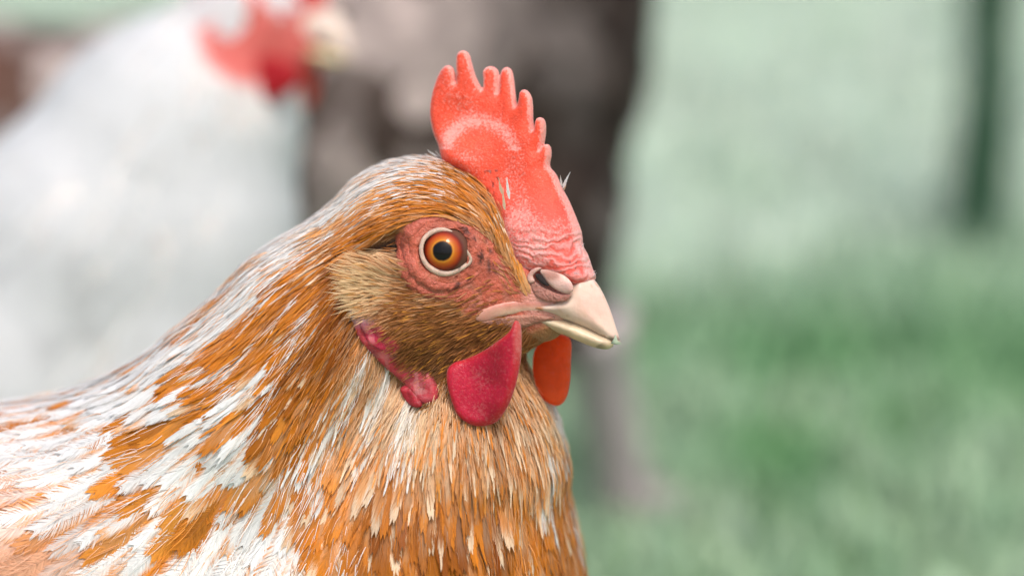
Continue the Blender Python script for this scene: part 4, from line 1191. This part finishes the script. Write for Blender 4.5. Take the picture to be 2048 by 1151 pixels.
BD = np.stack([BT[:, 2], np.zeros(len(BT)), -BT[:, 3]], -1)
bflow = lambda p: idw(*to_px(p), BT, BD)
FACE = np.array([(1060, 585), (1010, 500), (985, 450), (940, 440), (880, 432), (820, 440), (785, 470), (790, 520), (772, 500), (752, 532), (738, 560), (742, 605), (765, 650), (790, 720), (850, 770), (900, 790), (980, 830), (1090, 790), (1100, 690), (1060, 668), (1040, 630), (960, 640), (1000, 600)], float)
hd = (pxh > 660) & (pxh < 1140) & (pyh > 400) & (pyh < 860)
P = sample_surface(VH, QH, 160000, hd, gen)
px, py = to_px(P)
lat = HEAD.to(P)[:, 1]
eyed = np.hypot((px - 888) / 1.05, py - 502)
k = (poly_dist(FACE, px, py) > 0) & (eyed > 62) & (lat < .9)
P, px, py = P[k], px[k], py[k]
bp = idw(px, py, BT, BT[:, 4:])
redz = poly_dist(np.array([(930, 436), (1000, 500), (1058, 592), (1000, 606), (955, 636), (925, 640), (890, 602), (830, 590), (800, 545), (790, 470), (850, 428)], float), px, py)
lobe = poly_dist(np.array([(722, 615), (745, 600), (800, 640), (850, 715), (890, 770), (870, 815), (830, 815), (770, 740), (735, 690)], float), px, py)
k = gen.random(len(P)) < bp[:, 3] * smooth01(66, 120, eyed[k]) * (lobe < 0) * (1 - .80 * smooth01(-6, 14, redz))
P, px, py, bp = P[k], px[k], py[k], bp[k]
P = P[:36000]; px, py, bp = px[:36000], py[:36000], bp[:36000]
n = len(P)
S, Nn = spines(FH0, P, bflow, bp[:, 0] * (.6 + .8 * gen.random(n)), bp[:, 1] * (.3 + 1.1 * gen.random(n)), 5, .01, .45 * (gen.random((n, 3)) - .5))
tn = np.clip(bp[:, 2] + .35 * (gen.random(n) - .5) + .4 * (vnoise(P, 2.5, 3) - .5), 0, 1)[:, None]
TAN, BRN, DBR = np.array([.70, .47, .28]), np.array([.36, .135, .042]), np.array([.10, .04, .013])
bc = np.where(tn < .5, TAN + (BRN - TAN) * tn * 2, BRN + (DBR - BRN) * (tn - .5) * 2)
tipb = bc * 1.25 + np.array([.05, .03, .01])
tipb = np.where(gen.random((n, 1)) < .10, LORG * 1.05, tipb)
Vb, Qb, Cb = bristles(S, Nn, (.022 + .026 * gen.random(n)), bc * .85, np.clip(tipb, 0, .8), gen)
Vj, Qj = join_feathers(Vb, Qb)
fb = mesh_obj("face_bristles", Vj, Qj, M_FEATHER, hen, Cb.reshape(-1, 3), smooth=False)
fb["kind"] = "stuff"
print("bristles", n)

# ---- loose little feathers: fluff on the comb's front edge, pale quills by its foot, wisps behind it
def wisp(x0, y0, x1, y1, l0, w, colour, bend=.1):
    a, b_ = HEAD.at(x0, y0, l0), HEAD.at(x1, y1, l0 - .15)
    s = np.linspace(0, 1, 7)[:, None]
    d = b_ - a; ln = np.linalg.norm(d)
    pth = a + d * s + np.cross(d, HEAD.l) * bend * (s - s * s)
    S_ = pth[None]; N_ = np.tile(-HEAD.l + HEAD.u * .3, (1, 7, 1)); N_ /= np.linalg.norm(N_, axis=2, keepdims=True)
    c = np.asarray(colour, float)
    V_, Q_, C_ = vanes(S_, N_, np.array([w]), 16, lambda v, u, sd: np.broadcast_to(c, v.shape + (3,)), gen, np.array([.35]), fray=.4, sheet=.5, pointed=True)
    mesh_obj("feather", V_[0], Q_, M_FEATHER, hen, C_[0], smooth=False)
wisp(1126, 376, 1139, 347, -.1, .10, WHITE); wisp(1124, 372, 1121, 352, -.1, .08, WHITE); wisp(1128, 380, 1133, 360, .1, .08, CREAM)
wisp(1019, 398, 1014, 357, -1.05, .12, WHITE * 1.05); wisp(1004, 388, 998, 358, -1.05, .10, CREAM); wisp(1010, 420, 1006, 380, -1.15, .09, CREAM)
for x0, y0, x1, y1 in ((880, 316, 858, 302), (886, 318, 872, 303), (892, 316, 880, 305), (870, 318, 852, 309), (1163, 495, 1168, 487), (1187, 552, 1193, 545), (1186, 546, 1191, 541)):
    wisp(x0, y0, x1, y1, 0, .05, WHITE)

# ---- green scrap stuck to the beak tip
sc = HEAD.at(1229, 684, -.25)
scrap = empty("leaf_scrap", tuple(world_pts(sc)), "tiny green leaf scrap stuck to the tip of the hen's beak", "leaf")
pts = np.array([HEAD.at(x, y, l) for x, y, l in ((1222, 686, -.24), (1229, 676, -.26), (1231, 668, -.20), (1235, 680, -.22), (1244, 687, -.18), (1234, 689, -.25))])
th_ = -HEAD.l * .03
Vs_ = np.concatenate([pts + th_, pts - th_ * .3])
tr_ = [(0, 1, 3), (1, 2, 3), (0, 3, 5), (3, 4, 5)]
fs = [t_ for t_ in tr_] + [tuple(i + 6 for i in t_[::-1]) for t_ in tr_]
rim = [0, 1, 2, 3, 4, 5]
for i, j in zip(rim, rim[1:] + rim[:1]):
    fs += [(i, j + 6, j), (i, i + 6, j + 6)]
mesh_obj("blade", Vs_, fs, plain_mat("leaf_green", (.36, .43, .30), .6, .4, 900), scrap, smooth=False)
